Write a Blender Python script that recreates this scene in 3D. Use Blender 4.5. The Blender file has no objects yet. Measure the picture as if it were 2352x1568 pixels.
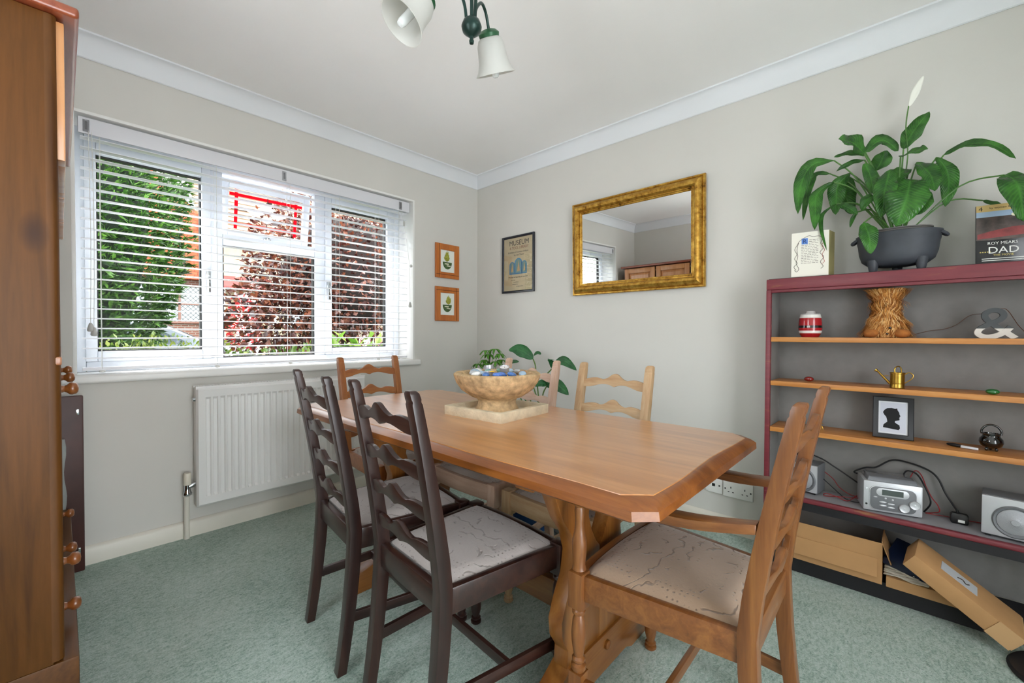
import bpy, bmesh, math, random
from mathutils import Vector, Matrix, noise

# ------------------------------------------------------------------ camera, world, light, exposure
scene = bpy.context.scene
COL = scene.collection
PI = math.pi
R = math.radians

cam_data = bpy.data.cameras.new('camera')
cam = bpy.data.objects.new('camera', cam_data)
COL.objects.link(cam)
cam_data.sensor_width = 36.0
cam_data.lens = 976.97 / 2352 * 36.0
cam_data.clip_start = 0.01
_yaw, _pit, _rol = R(43.2559), R(-0.9448), R(0.2387)
_f = Vector((-math.sin(_yaw), math.cos(_yaw), 0)); _r = Vector((math.cos(_yaw), math.sin(_yaw), 0)); _u = Vector((0, 0, 1))
_f, _u = math.cos(_pit) * _f + math.sin(_pit) * _u, math.cos(_pit) * _u - math.sin(_pit) * _f
_r, _u = math.cos(_rol) * _r + math.sin(_rol) * _u, math.cos(_rol) * _u - math.sin(_rol) * _r
cam.matrix_world = Matrix(((_r.x, _u.x, -_f.x, 2.74), (_r.y, _u.y, -_f.y, -2.47), (_r.z, _u.z, -_f.z, 1.06), (0, 0, 0, 1)))
scene.camera = cam

world = bpy.data.worlds.new('sky')
scene.world = world
world.use_nodes = True
_bg = world.node_tree.nodes['Background']
_bg.inputs['Color'].default_value = (0.93, 0.97, 1.0, 1)      # bright even overcast sky
_bg.inputs['Strength'].default_value = 8.5

sun_d = bpy.data.lights.new('sun', 'SUN')
sun_d.energy = 10.0
sun_d.angle = R(3)
sun_d.color = (1.0, 0.95, 0.86)
sun = bpy.data.objects.new('sun', sun_d)
COL.objects.link(sun)
sun.rotation_euler = Vector((0.52, 0.22, -0.82)).to_track_quat('-Z', 'Y').to_euler()

def portal(name, loc, rot, sx, sy):
    d = bpy.data.lights.new(name, 'AREA'); d.shape = 'RECTANGLE'; d.size = sx; d.size_y = sy
    d.cycles.is_portal = True
    o = bpy.data.objects.new(name, d); COL.objects.link(o); o.location = loc; o.rotation_euler = rot
portal('window_portal', (-0.24, -1.53, 1.46), Vector((1, 0, 0)).to_track_quat('-Z', 'Y').to_euler(), 1.16, 1.75)
portal('added_window_portal', (1.775, -3.14, 1.425), Vector((0, 1, 0)).to_track_quat('-Z', 'Y').to_euler(), 0.65, 1.25)
portal('added_door_portal', (4.32, -2.15, 1.04), Vector((-1, 0, 0)).to_track_quat('-Z', 'Y').to_euler(), 2.02, 1.30)

scene.view_settings.view_transform = 'Standard'
scene.view_settings.look = 'None'
scene.view_settings.gamma = 1.0
scene.view_settings.use_curve_mapping = False
scene.view_settings.exposure = 0.42
scene.cycles.use_denoising = True
scene.cycles.use_adaptive_sampling = True
scene.cycles.adaptive_threshold = 0.04
scene.cycles.max_bounces = 10
scene.cycles.diffuse_bounces = 6
scene.cycles.glossy_bounces = 4
scene.cycles.transmission_bounces = 4
scene.cycles.transparent_max_bounces = 12
scene.cycles.sample_clamp_indirect = 8
scene.cycles.caustics_reflective = False
scene.cycles.caustics_refractive = False

# ------------------------------------------------------------------ materials
def lin(c):
    if isinstance(c, str):
        c = [int(c[i:i + 2], 16) / 255 for i in (0, 2, 4)]
    return tuple((x / 12.92 if x <= 0.04045 else ((x + 0.055) / 1.055) ** 2.4) for x in c) + (1.0,)

MATS = {}
def nodes_of(name):
    m = bpy.data.materials.new(name); m.use_nodes = True
    nt = m.node_tree
    return m, nt, nt.nodes['Principled BSDF']

def _coords(nt, scale=(1, 1, 1)):
    tc = nt.nodes.new('ShaderNodeTexCoord'); mp = nt.nodes.new('ShaderNodeMapping')
    mp.inputs['Scale'].default_value = scale
    nt.links.new(tc.outputs['Object'], mp.inputs['Vector'])
    return mp.outputs['Vector']

def _noise(nt, vec, scale, detail=4, rough=0.55, dist=0.0):
    n = nt.nodes.new('ShaderNodeTexNoise')
    n.inputs['Scale'].default_value = scale; n.inputs['Detail'].default_value = detail
    n.inputs['Roughness'].default_value = rough; n.inputs['Distortion'].default_value = dist
    nt.links.new(vec, n.inputs['Vector'])
    return n.outputs['Fac']

def _ramp(nt, fac, stops):
    r = nt.nodes.new('ShaderNodeValToRGB')
    el = r.color_ramp.elements
    while len(el) < len(stops): el.new(0.5)
    for e, (p, c) in zip(el, stops):
        e.position = p; e.color = lin(c) if not (isinstance(c, tuple) and len(c) == 4) else c
    nt.links.new(fac, r.inputs['Fac'])
    return r.outputs['Color']

def _bump(nt, b, fac, strength, dist=0.002):
    n = nt.nodes.new('ShaderNodeBump')
    n.inputs['Strength'].default_value = strength; n.inputs['Distance'].default_value = dist
    nt.links.new(fac, n.inputs['Height']); nt.links.new(n.outputs['Normal'], b.inputs['Normal'])

def plain(name, c, rough=0.5, metal=0.0, var=0.0, vscale=8, bump=0.0, bscale=60, spec=0.5, coat=0.0, bdist=0.002):
    if name in MATS: return MATS[name]
    m, nt, b = nodes_of(name)
    col = lin(c)
    b.inputs['Roughness'].default_value = rough; b.inputs['Metallic'].default_value = metal
    b.inputs['Specular IOR Level'].default_value = spec; b.inputs['Coat Weight'].default_value = coat
    b.inputs['Base Color'].default_value = col
    vec = _coords(nt)
    if var:
        n = _noise(nt, vec, vscale)
        lo = tuple(max(0, x * (1 - var)) for x in col[:3]) + (1,); hi = tuple(min(1, x * (1 + var)) for x in col[:3]) + (1,)
        nt.links.new(_ramp(nt, n, [(0.3, lo), (0.7, hi)]), b.inputs['Base Color'])
    if bump:
        _bump(nt, b, _noise(nt, vec, bscale, 3), bump, bdist)
    MATS[name] = m
    return m

def wood(name, c1, c2, axis='z', rough=0.35, coat=0.25, scale=1.0, c3=None, knots=False, bump=0.15, spec=0.5, crough=0.25):
    key = name + axis
    if key in MATS: return MATS[key]
    m, nt, b = nodes_of(key)
    s = {'x': (1.2, 14, 14), 'y': (14, 1.2, 14), 'z': (14, 14, 1.2)}[axis]
    vec = _coords(nt, tuple(x * scale for x in s))
    n = _noise(nt, vec, 2.2, 6, 0.6, 0.8)
    fine = _noise(nt, vec, 14, 3, 0.6)
    mx = nt.nodes.new('ShaderNodeMath'); mx.operation = 'MULTIPLY_ADD'; mx.inputs[1].default_value = 0.25
    nt.links.new(fine, mx.inputs[0]); nt.links.new(n, mx.inputs[2])
    stops = [(0.40, c1), (0.78, c2)] if c3 is None else [(0.38, c1), (0.6, c2), (0.85, c3)]
    colr = _ramp(nt, mx.outputs[0], stops)
    if knots:
        s2 = {'x': (2.2, 4.5, 4.5), 'y': (4.5, 2.2, 4.5), 'z': (4.5, 4.5, 2.2)}[axis]
        v = nt.nodes.new('ShaderNodeTexVoronoi'); v.inputs['Scale'].default_value = 1.0
        nt.links.new(_coords(nt, s2), v.inputs['Vector'])
        k = _ramp(nt, v.outputs['Distance'], [(0.05, (1, 1, 1, 1)), (0.13, (0, 0, 0, 1))])
        mix = nt.nodes.new('ShaderNodeMixRGB'); mix.inputs['Color2'].default_value = lin('2c1408')
        nt.links.new(k, mix.inputs['Fac']); nt.links.new(colr, mix.inputs['Color1'])
        colr = mix.outputs['Color']
    nt.links.new(colr, b.inputs['Base Color'])
    b.inputs['Roughness'].default_value = rough; b.inputs['Coat Weight'].default_value = coat
    b.inputs['Coat Roughness'].default_value = crough; b.inputs['Specular IOR Level'].default_value = spec
    if bump: _bump(nt, b, mx.outputs[0], bump, 0.001)
    MATS[key] = m
    return m

def leafmat(name, c1, c2, c3=None, trans=0.35, rough=0.35, vein=False):
    if name in MATS: return MATS[name]
    m, nt, b = nodes_of(name)
    g = nt.nodes.new('ShaderNodeNewGeometry')
    stops = [(0.0, c1), (1.0, c2)] if c3 is None else [(0.0, c1), (0.5, c2), (1.0, c3)]
    col = _ramp(nt, g.outputs['Random Per Island'], stops)
    if vein:
        uvn = nt.nodes.new('ShaderNodeUVMap'); sp = nt.nodes.new('ShaderNodeSeparateXYZ'); nt.links.new(uvn.outputs[0], sp.inputs[0])
        def M(op, x, y=None):
            n_ = nt.nodes.new('ShaderNodeMath'); n_.operation = op
            for k_, q in enumerate((x, y)):
                if q is None: continue
                if isinstance(q, (int, float)): n_.inputs[k_].default_value = q
                else: nt.links.new(q, n_.inputs[k_])
            return n_.outputs[0]
        off = M('ABSOLUTE', M('SUBTRACT', sp.outputs['X'], 0.5))
        ph = M('MULTIPLY', M('SUBTRACT', sp.outputs['Y'], M('MULTIPLY', off, 0.35)), 62.0)
        vn = M('MULTIPLY_ADD' if False else 'ABSOLUTE', M('SINE', ph))
        rib = M('MINIMUM', M('MULTIPLY', off, 14.0), 1.0)
        hgt = M('MULTIPLY', M('POWER', vn, 0.5), rib)
        vec = _coords(nt)
        nz = _noise(nt, vec, 16, 3)
        tone = M('ADD', M('MULTIPLY', nz, 0.8), M('MULTIPLY', hgt, -0.18))
        col = _ramp(nt, tone, [(0.15, c1), (0.48, c2)])
        _bump(nt, b, hgt, 0.5, 0.003)
    nt.links.new(col, b.inputs['Base Color'])
    b.inputs['Roughness'].default_value = rough
    t = nt.nodes.new('ShaderNodeBsdfTranslucent'); nt.links.new(col, t.inputs['Color'])
    mx = nt.nodes.new('ShaderNodeMixShader'); mx.inputs['Fac'].default_value = trans
    nt.links.new(b.outputs[0], mx.inputs[1]); nt.links.new(t.outputs[0], mx.inputs[2])
    nt.links.new(mx.outputs[0], nt.nodes['Material Output'].inputs['Surface'])
    MATS[name] = m
    return m

def glassmat(name, tint=(1, 1, 1), gloss=0.08):
    if name in MATS: return MATS[name]
    m, nt, b = nodes_of(name)
    t = nt.nodes.new('ShaderNodeBsdfTransparent'); t.inputs['Color'].default_value = (*tint, 1)
    gl = nt.nodes.new('ShaderNodeBsdfGlossy'); gl.inputs['Roughness'].default_value = 0.01
    mx = nt.nodes.new('ShaderNodeMixShader')
    lw = nt.nodes.new('ShaderNodeLayerWeight'); lw.inputs['Blend'].default_value = gloss
    nt.links.new(lw.outputs['Fresnel'], mx.inputs['Fac'])
    nt.links.new(t.outputs[0], mx.inputs[1]); nt.links.new(gl.outputs[0], mx.inputs[2])
    nt.links.new(mx.outputs[0], nt.nodes['Material Output'].inputs['Surface'])
    nt.nodes.remove(b)
    MATS[name] = m
    return m

WALL = plain('wall paint', 'd3d1cb', 0.9, var=0.02, vscale=2, bump=0.06, bscale=120, spec=0.2)
CEIL = plain('ceiling paint', 'f6f5f3', 0.95, var=0.01, vscale=3, bump=0.2, bscale=35, spec=0.15)
COVE = plain('coving paint', 'e3e6e9', 0.7, spec=0.25)
WHITE = plain('white gloss paint', 'e9e9e6', 0.35)
SKIRT = plain('skirting paint', 'dcd8cc', 0.4, var=0.03)
UPVC = plain('white upvc', 'd9dfe7', 0.3)
BLINDM = plain('white blind', 'f2f3f8', 0.35)
RADM = plain('radiator enamel', 'e6e6e4', 0.35)
GASKET = plain('black gasket', '1b1d20', 0.6)
CHROME = plain('chrome', 'c8ccd0', 0.15, metal=1)
BRASS = plain('brass', 'b08a3c', 0.28, metal=1, var=0.2, vscale=30)
BLACKP = plain('black plastic', '141416', 0.4)
BLACKG = plain('black glaze', '0a0b0b', 0.06, coat=1)
GLASS = glassmat('window glass')

def carpet_mat():
    m, nt, b = nodes_of('green carpet')
    vec = _coords(nt)
    big = _noise(nt, vec, 2.5, 4, 0.6)
    fine = _noise(nt, vec, 150, 4, 0.75)
    st = nt.nodes.new('ShaderNodeMapping'); st.inputs['Rotation'].default_value = (0, 0, 0.6); st.inputs['Scale'].default_value = (90, 38, 40)
    nt.links.new(vec, st.inputs['Vector'])
    mid = _noise(nt, st.outputs['Vector'], 1.0, 5, 0.7, 0.6)
    a = nt.nodes.new('ShaderNodeMath'); a.operation = 'MULTIPLY_ADD'; a.inputs[1].default_value = 0.5
    h = nt.nodes.new('ShaderNodeMath'); h.operation = 'MULTIPLY'; h.inputs[1].default_value = 0.5
    nt.links.new(fine, a.inputs[0]); nt.links.new(mid, h.inputs[0]); nt.links.new(h.outputs[0], a.inputs[2])
    a2 = nt.nodes.new('ShaderNodeMath'); a2.operation = 'MULTIPLY_ADD'; a2.inputs[1].default_value = 0.22
    nt.links.new(big, a2.inputs[0]); nt.links.new(a.outputs[0], a2.inputs[2])
    c = _ramp(nt, a2.outputs[0], [(0.42, '667e72'), (0.53, '95aea1'), (0.62, 'b8ccc1'), (0.74, 'd4dfd9')])
    nt.links.new(c, b.inputs['Base Color'])
    b.inputs['Roughness'].default_value = 1.0; b.inputs['Specular IOR Level'].default_value = 0.05
    b.inputs['Sheen Weight'].default_value = 0.2
    _bump(nt, b, a.outputs[0], 1.0, 0.012)
    return m
CARPET = carpet_mat()

def fabric_mat(name, c1, c2):
    """carved velvet: raised curling motifs and rows of small dents"""
    if name in MATS: return MATS[name]
    m, nt, b = nodes_of(name)
    vec = _coords(nt)
    nv = nt.nodes.new('ShaderNodeTexNoise'); nv.inputs['Scale'].default_value = 9
    nt.links.new(vec, nv.inputs['Vector'])
    ad = nt.nodes.new('ShaderNodeVectorMath'); ad.operation = 'MULTIPLY_ADD'; ad.inputs[1].default_value = (0.09, 0.09, 0.0)
    nt.links.new(nv.outputs['Color'], ad.inputs[0]); nt.links.new(vec, ad.inputs[2])
    w = nt.nodes.new('ShaderNodeTexWave'); w.wave_type = 'RINGS'; w.inputs['Scale'].default_value = 15; w.inputs['Distortion'].default_value = 5.0; w.inputs['Detail'].default_value = 2; w.inputs['Detail Scale'].default_value = 1.6
    nt.links.new(ad.outputs[0], w.inputs['Vector'])
    curl = _ramp(nt, w.outputs['Fac'], [(0.0, (0.0, 0.0, 0.0, 1)), (0.10, (1, 1, 1, 1))])
    v = nt.nodes.new('ShaderNodeTexVoronoi'); v.inputs['Scale'].default_value = 75; v.inputs['Randomness'].default_value = 0.35
    nt.links.new(vec, v.inputs['Vector'])
    dots = _ramp(nt, v.outputs['Distance'], [(0.10, (0, 0, 0, 1)), (0.26, (1, 1, 1, 1))])
    zone = _ramp(nt, _noise(nt, vec, 11, 2), [(0.47, (0, 0, 0, 1)), (0.50, (1, 1, 1, 1))])
    mx = nt.nodes.new('ShaderNodeMixRGB'); nt.links.new(zone, mx.inputs['Fac']); nt.links.new(curl, mx.inputs['Color1']); nt.links.new(dots, mx.inputs['Color2'])
    c = _ramp(nt, mx.outputs['Color'], [(0.0, c1), (0.5, c2)])
    nt.links.new(c, b.inputs['Base Color'])
    b.inputs['Roughness'].default_value = 0.9; b.inputs['Sheen Weight'].default_value = 0.4
    sm = nt.nodes.new('ShaderNodeMath'); sm.operation = 'MULTIPLY_ADD'; sm.inputs[1].default_value = 0.35
    nt.links.new(_noise(nt, vec, 120, 3), sm.inputs[0]); nt.links.new(mx.outputs['Color'], sm.inputs[2])
    _bump(nt, b, sm.outputs[0], 0.6, 0.004)
    MATS[name] = m
    return m

# ------------------------------------------------------------------ mesh builder
class G:
    def __init__(s): s.v = []; s.f = []
    def add(s, vs, fs):
        k = len(s.v); s.v += [Vector(p) for p in vs]; s.f += [[i + k for i in q] for q in fs]; return s
    def box(s, x0, x1, y0, y1, z0, z1):
        vs = [(x, y, z) for z in (z0, z1) for y in (y0, y1) for x in (x0, x1)]
        return s.add(vs, [[0, 2, 3, 1], [4, 5, 7, 6], [0, 1, 5, 4], [2, 6, 7, 3], [0, 4, 6, 2], [1, 3, 7, 5]])
    def bar(s, a, b, w, h, up=(0, 0, 1)):
        a = Vector(a); b = Vector(b); d = (b - a).normalized(); upv = Vector(up)
        side = d.cross(upv)
        if side.length < 1e-4: side = d.cross(Vector((0, 1, 0)))
        side.normalize(); n = side.cross(d).normalized()
        vs = []
        for p in (a, b):
            for i, j in ((-1, -1), (1, -1), (1, 1), (-1, 1)): vs.append(p + side * (i * w / 2) + n * (j * h / 2))
        return s.add(vs, [[0, 1, 2, 3], [7, 6, 5, 4], [0, 4, 5, 1], [1, 5, 6, 2], [2, 6, 7, 3], [3, 7, 4, 0]])
    def loft(s, rings, caps=True, closed=True):
        k = len(s.v); n = len(rings[0])
        for r in rings: s.v += [Vector(p) for p in r]
        for i in range(len(rings) - 1):
            for j in range(n if closed else n - 1):
                a = k + i * n + j; b = k + i * n + (j + 1) % n
                s.f.append([a, b, b + n, a + n])
        if caps:
            s.f.append([k + j for j in range(n)][::-1]); s.f.append([k + (len(rings) - 1) * n + j for j in range(n)])
        return s
    def lathe(s, prof, seg=24, o=(0, 0, 0), mat=None, caps=True):
        o = Vector(o); rings = []
        for r, z in prof:
            ring = []
            for j in range(seg):
                t = 2 * PI * j / seg
                p = Vector((max(r, 1e-4) * math.cos(t), max(r, 1e-4) * math.sin(t), z))
                if mat is not None: p = mat @ p
                ring.append(p + o)
            rings.append(ring)
        return s.loft(rings, caps)
    def tube(s, pts, r, seg=8, smooth=0):
        pts = [Vector(p) for p in pts]
        if smooth: 
            if isinstance(r, (list, tuple)): r = resample(r, smooth, len(pts))
            pts = spline(pts, smooth)
        n = len(pts); rings = []; prev = None
        for i, p in enumerate(pts):
            d = (pts[min(i + 1, n - 1)] - pts[max(i - 1, 0)]).normalized()
            if prev is None:
                a = d.cross(Vector((0, 0, 1)))
                if a.length < 1e-3: a = d.cross(Vector((0, 1, 0)))
            else:
                a = prev - d * prev.dot(d)
            a.normalize(); prev = a; b = d.cross(a)
            rr = r[i] if isinstance(r, (list, tuple)) else r
            rings.append([p + a * (rr * math.cos(2 * PI * j / seg)) + b * (rr * math.sin(2 * PI * j / seg)) for j in range(seg)])
        return s.loft(rings)
    def prism(s, poly, plane, a, b):
        def P(u, v, w): return {'xy': (u, v, w), 'xz': (u, w, v), 'yz': (w, u, v)}[plane]
        n = len(poly)
        vs = [P(u, v, a) for u, v in poly] + [P(u, v, b) for u, v in poly]
        fs = [list(range(n))[::-1], list(range(n, 2 * n))] + [[i, (i + 1) % n, n + (i + 1) % n, n + i] for i in range(n)]
        return s.add(vs, fs)
    def grid(s, rows):
        k = len(s.v); m = len(rows[0])
        for r in rows: s.v += [Vector(p) for p in r]
        for i in range(len(rows) - 1):
            for j in range(m - 1):
                a = k + i * m + j; s.f.append([a, a + 1, a + m + 1, a + m])
        return s
    def ell(s, c, r, seg=16, rings=10, mat=None):
        c = Vector(c); prof = []
        for i in range(rings + 1):
            t = -PI / 2 + PI * i / rings
            prof.append((math.cos(t), math.sin(t)))
        m = Matrix.Diagonal(Vector(r)).to_3x3()
        if mat is not None: m = mat @ m
        return s.lathe(prof, seg, c, m)
    def xf(s, m):
        s.v = [m @ p for p in s.v]; return s

def spline(pts, k):
    out = []; n = len(pts)
    for i in range(n - 1):
        p0 = pts[max(i - 1, 0)]; p1 = pts[i]; p2 = pts[i + 1]; p3 = pts[min(i + 2, n - 1)]
        for j in range(k):
            t = j / k
            out.append(0.5 * ((2 * p1) + (p2 - p0) * t + (2 * p0 - 5 * p1 + 4 * p2 - p3) * t * t + (3 * p1 - p0 - 3 * p2 + p3) * t ** 3))
    out.append(pts[-1]); return out
def resample(r, k, n):
    out = []
    for i in range(n - 1):
        for j in range(k): out.append(r[i] + (r[i + 1] - r[i]) * j / k)
    out.append(r[-1]); return out

def mk(name, g, mat, parent=None, bevel=0.0, seg=2, smooth=40, solid=0.0, loc=None, rot=None):
    me = bpy.data.meshes.new(name)
    me.from_pydata([tuple(p) for p in g.v], [], g.f)
    bm = bmesh.new(); bm.from_mesh(me)
    if solid == 0: bmesh.ops.recalc_face_normals(bm, faces=bm.faces)
    if bevel:
        es = [e for e in bm.edges if len(e.link_faces) == 2 and e.calc_face_angle(0) > R(30)]
        bmesh.ops.bevel(bm, geom=es, offset=bevel, segments=seg, profile=0.6, affect='EDGES', clamp_overlap=True)
    bm.to_mesh(me); bm.free()
    if smooth:
        me.shade_smooth()
        me.set_sharp_from_angle(angle=R(smooth))
    o = bpy.data.objects.new(name, me); COL.objects.link(o)
    if mat is not None: me.materials.append(mat)
    if solid:
        md = o.modifiers.new('thickness', 'SOLIDIFY'); md.thickness = solid; md.offset = 0
    if parent is not None: o.parent = parent
    if loc: o.location = loc
    if rot: o.rotation_euler = rot
    return o

def dup(o, parent, loc=None):
    c = o.copy(); COL.objects.link(c); c.parent = parent
    if loc: c.location = loc
    return c

def thing(name, label, cat, loc=(0, 0, 0), rotz=0.0, group=None, rot=None):
    o = bpy.data.objects.new(name, None); COL.objects.link(o)
    o.empty_display_size = 0.05
    o.location = loc; o.rotation_euler = rot if rot else (0, 0, rotz)
    o['label'] = label; o['category'] = cat
    if group: o['group'] = group
    return o
def tag(o, label, cat, group=None):
    o['label'] = label; o['category'] = cat
    if group: o['group'] = group
    return o
def struct(o): o['kind'] = 'structure'; return o
def stuff(o): o['kind'] = 'stuff'; return o

def text(name, body, size, mat, parent, m, align='CENTER', xs=1.0):
    """flat lettering as a thin mesh; m maps local xy (text plane, z out) into parent space"""
    cu = bpy.data.curves.new('t', 'FONT'); cu.body = body; cu.size = size; cu.extrude = 0.0002; cu.align_x = align
    cu.resolution_u = 3
    tmp = bpy.data.objects.new('t', cu); COL.objects.link(tmp)
    bpy.context.view_layer.update()
    dg = bpy.context.evaluated_depsgraph_get()
    me = bpy.data.meshes.new_from_object(tmp.evaluated_get(dg))
    bpy.data.objects.remove(tmp); bpy.data.curves.remove(cu)
    me.transform(m @ Matrix.Diagonal((xs, 1, 1, 1)))
    me.name = name
    me.materials.clear(); me.materials.append(mat)
    o = bpy.data.objects.new(name, me); COL.objects.link(o); o.parent = parent
    return o
def mat4(origin, ex, ey):
    ex = Vector(ex).normalized(); ey = Vector(ey).normalized(); ez = ex.cross(ey)
    m = Matrix((ex, ey, ez)).transposed().to_4x4(); m.translation = Vector(origin); return m

# ------------------------------------------------------------------ room shell
XB, YN, H = 4.1, -2.92, 2.4
WY0, WY1, WZ0, WZ1 = -2.42, -0.645, 0.873, 2.053          # window opening
struct(mk('floor', G().box(-0.25, XB + 0.25, YN - 0.25, 0.25, -0.12, 0), CARPET, smooth=0))
struct(mk('ceiling', G().box(-0.25, XB + 0.25, YN - 0.25, 0.25, H, H + 0.12), CEIL, smooth=0))
g = G()
g.box(-0.25, 0, YN - 0.25, WY0, 0, H); g.box(-0.25, 0, WY1, 0.25, 0, H)
g.box(-0.25, 0, WY0, WY1, 0, WZ0 - 0.046); g.box(-0.25, 0, WY0, WY1, WZ1, H)
struct(mk('wall_left', g, WALL, smooth=0))
struct(mk('wall_right', G().box(0, XB, 0, 0.25, 0, H), WALL, smooth=0))
NX0, NX1, NZ0, NZ1 = 1.45, 2.10, 0.80, 2.05                 # made-up window behind the camera, added to brighten the room
g = G()
g.box(0, NX0, YN - 0.25, YN, 0, H); g.box(NX1, XB, YN - 0.25, YN, 0, H); g.box(NX0, NX1, YN - 0.25, YN, 0, NZ0); g.box(NX0, NX1, YN - 0.25, YN, NZ1, H)
struct(mk('wall_near', g, WALL, smooth=0))
BY0, BY1, BZ0, BZ1 = -2.80, -1.50, 0.03, 2.05                # made-up glazed door behind the camera, added for fill daylight
g = G()
g.box(XB, XB + 0.25, YN - 0.25, BY0, 0, H); g.box(XB, XB + 0.25, BY1, 0.25, 0, H); g.box(XB, XB + 0.25, BY0, BY1, 0, BZ0); g.box(XB, XB + 0.25, BY0, BY1, BZ1, H)
struct(mk('wall_back', g, WALL, smooth=0))

def cove_profile():
    out = [(0.0, 0.0), (0.0, -0.102), (0.006, -0.104), (0.010, -0.100), (0.010, -0.094)]
    for i in range(9):
        t = i / 8 * PI / 2
        out.append((0.052 - 0.042 * math.cos(t), -0.088 + 0.078 * math.sin(t)))
    out += [(0.058, -0.008), (0.058, 0.0)]
    return out
cp = cove_profile()
def cove(name, p0, p1, inward, e0=1, e1=1):
    p0 = Vector(p0); p1 = Vector(p1); inn = Vector(inward); d = (p1 - p0).normalized()
    ring0 = [p0 + inn * u + d * (u * e0) + Vector((0, 0, H + v)) for u, v in cp]
    ring1 = [p1 + inn * u - d * (u * e1) + Vector((0, 0, H + v)) for u, v in cp]
    return struct(mk(name, G().loft([ring0, ring1]), COVE, smooth=30))
cove('trim_1', (0, YN, 0), (0, 0, 0), (1, 0, 0)); cove('trim_2', (0, 0, 0), (XB, 0, 0), (0, -1, 0))
cove('trim_3', (0, YN, 0), (XB, YN, 0), (0, 1, 0)); cove('trim_4', (XB, YN, 0), (XB, 0, 0), (-1, 0, 0))

def skirting(name, p0, p1, inward):
    p0 = Vector(p0); p1 = Vector(p1); inn = Vector(inward)
    prof = [(0, 0), (0.017, 0), (0.017, 0.068), (0.012, 0.078), (0.004, 0.084), (0, 0.084)]
    g = G().loft([[p0 + inn * u + Vector((0, 0, v)) for u, v in prof], [p1 + inn * u + Vector((0, 0, v)) for u, v in prof]])
    return struct(mk(name, g, SKIRT, smooth=30))
skirting('baseboard_left', (0, YN, 0), (0, 0, 0), (1, 0, 0))
skirting('baseboard_right', (0.017, 0, 0), (XB, 0, 0), (0, -1, 0))
skirting('baseboard_near', (0.017, YN, 0), (XB, YN, 0), (0, 1, 0))

# ------------------------------------------------------------------ window
win = struct(bpy.data.objects.new('window_1', None)); COL.objects.link(win); win.location = (0, 0, 0)
FX = -0.19                                                 # inner face of the frame
g = G()                                                    # white plastered reveal
g.box(-0.25, 0.0, WY1 - 0.002, WY1 + 0.012, WZ0, WZ1 + 0.012); g.box(-0.25, 0.0, WY0 - 0.012, WY0 + 0.002, WZ0, WZ1 + 0.012)
g.box(-0.25, 0.0, WY0, WY1, WZ1 - 0.002, WZ1 + 0.012)
mk('reveal_lining', g.xf(Matrix.Translation((0.001, 0, 0))), WHITE, win, bevel=0.002)
mk('window_sill', G().box(-0.25, 0.032, -2.475, -0.592, 0.828, 0.868), WHITE, win, bevel=0.012, seg=3)
def fr(name, y0, y1, z0, z1, w, x0, x1, mat=UPVC, parent=win, bev=0.006):
    g = G()
    a, b, c, d = (w if isinstance(w, tuple) else (w,) * 4)   # left, right, bottom, top
    g.box(x0, x1, y0, y0 + a, z0, z1); g.box(x0, x1, y1 - b, y1, z0, z1)
    g.box(x0, x1, y0 + a, y1 - b, z0, z0 + c); g.box(x0, x1, y0 + a, y1 - b, z1 - d, z1)
    return mk(name, g, mat, parent, bevel=bev)
fr('frame', WY0 + 0.002, WY1 - 0.002, 0.868, WZ1 - 0.002, (0.035, 0.06, 0.05, 0.06), FX - 0.055, FX)
for y0, y1 in ((-1.875, -1.815), (-1.292, -1.225)):
    mk('mullion', G().box(FX - 0.055, FX, y0, y1, 0.918, 1.991), UPVC, win, bevel=0.006)
mk('transom', G().box(FX - 0.055, FX, -1.815, -1.292, 1.575, 1.640), UPVC, win, bevel=0.006)
def sash(y0, y1, z0, z1, w):
    s = fr('sash', y0, y1, z0, z1, w, FX - 0.04, FX + 0.014)
    return s
sash(-2.385, -1.875, 0.918, 1.991, (0.042, 0.042, 0.05, 0.055))
sash(-1.225, -0.707, 0.918, 1.991, (0.042, 0.052, 0.045, 0.058))
panes = [(-2.343, -1.917, 0.968, 1.936), (-1.815, -1.292, 0.918, 1.575), (-1.183, -0.759, 0.963, 1.933)]
for y0, y1, z0, z1 in panes:
    fr('gasket', y0, y1, z0, z1, 0.006, FX - 0.045, FX - 0.012, GASKET, bev=0)
    mk('pane', G().box(FX - 0.032, FX - 0.026, y0 + 0.004, y1 - 0.004, z0 + 0.004, z1 - 0.004), GLASS, win, smooth=0)
# top-hung fanlight, tilted open at the bottom, with leaded stained glass
fan = bpy.data.objects.new('fanlight', None); COL.objects.link(fan); fan.parent = win
fan.location = (FX - 0.05, 0, 1.985); fan.rotation_euler = (0, R(9), 0)
fy0, fy1, fh = -1.808, -1.299, 0.335
gg = G(); gx0, gx1 = -0.03, 0.0
gg.box(gx0, gx1, fy0, fy0 + 0.04, -fh, 0); gg.box(gx0, gx1, fy1 - 0.04, fy1, -fh, 0)
gg.box(gx0, gx1, fy0 + 0.04, fy1 - 0.04, -fh, -fh + 0.04); gg.box(gx0, gx1, fy0 + 0.04, fy1 - 0.04, -0.05, 0)
mk('sash', gg, UPVC, fan, bevel=0.004)
mk('pane', G().box(-0.02, -0.016, fy0 + 0.04, fy1 - 0.04, -fh + 0.04, -0.05), GLASS, fan, smooth=0)
RED = glassmat('ruby glass', (0.75, 0.02, 0.06), 0.05); MILK = plain('white leaded glass', 'f4f4f2', 0.3); LEAD = plain('lead came', '3b3d40', 0.5, metal=0.6)
m_, nt_, b_ = nodes_of('ruby strip'); b_.inputs['Base Color'].default_value = lin('d01836'); b_.inputs['Roughness'].default_value = 0.15
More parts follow.
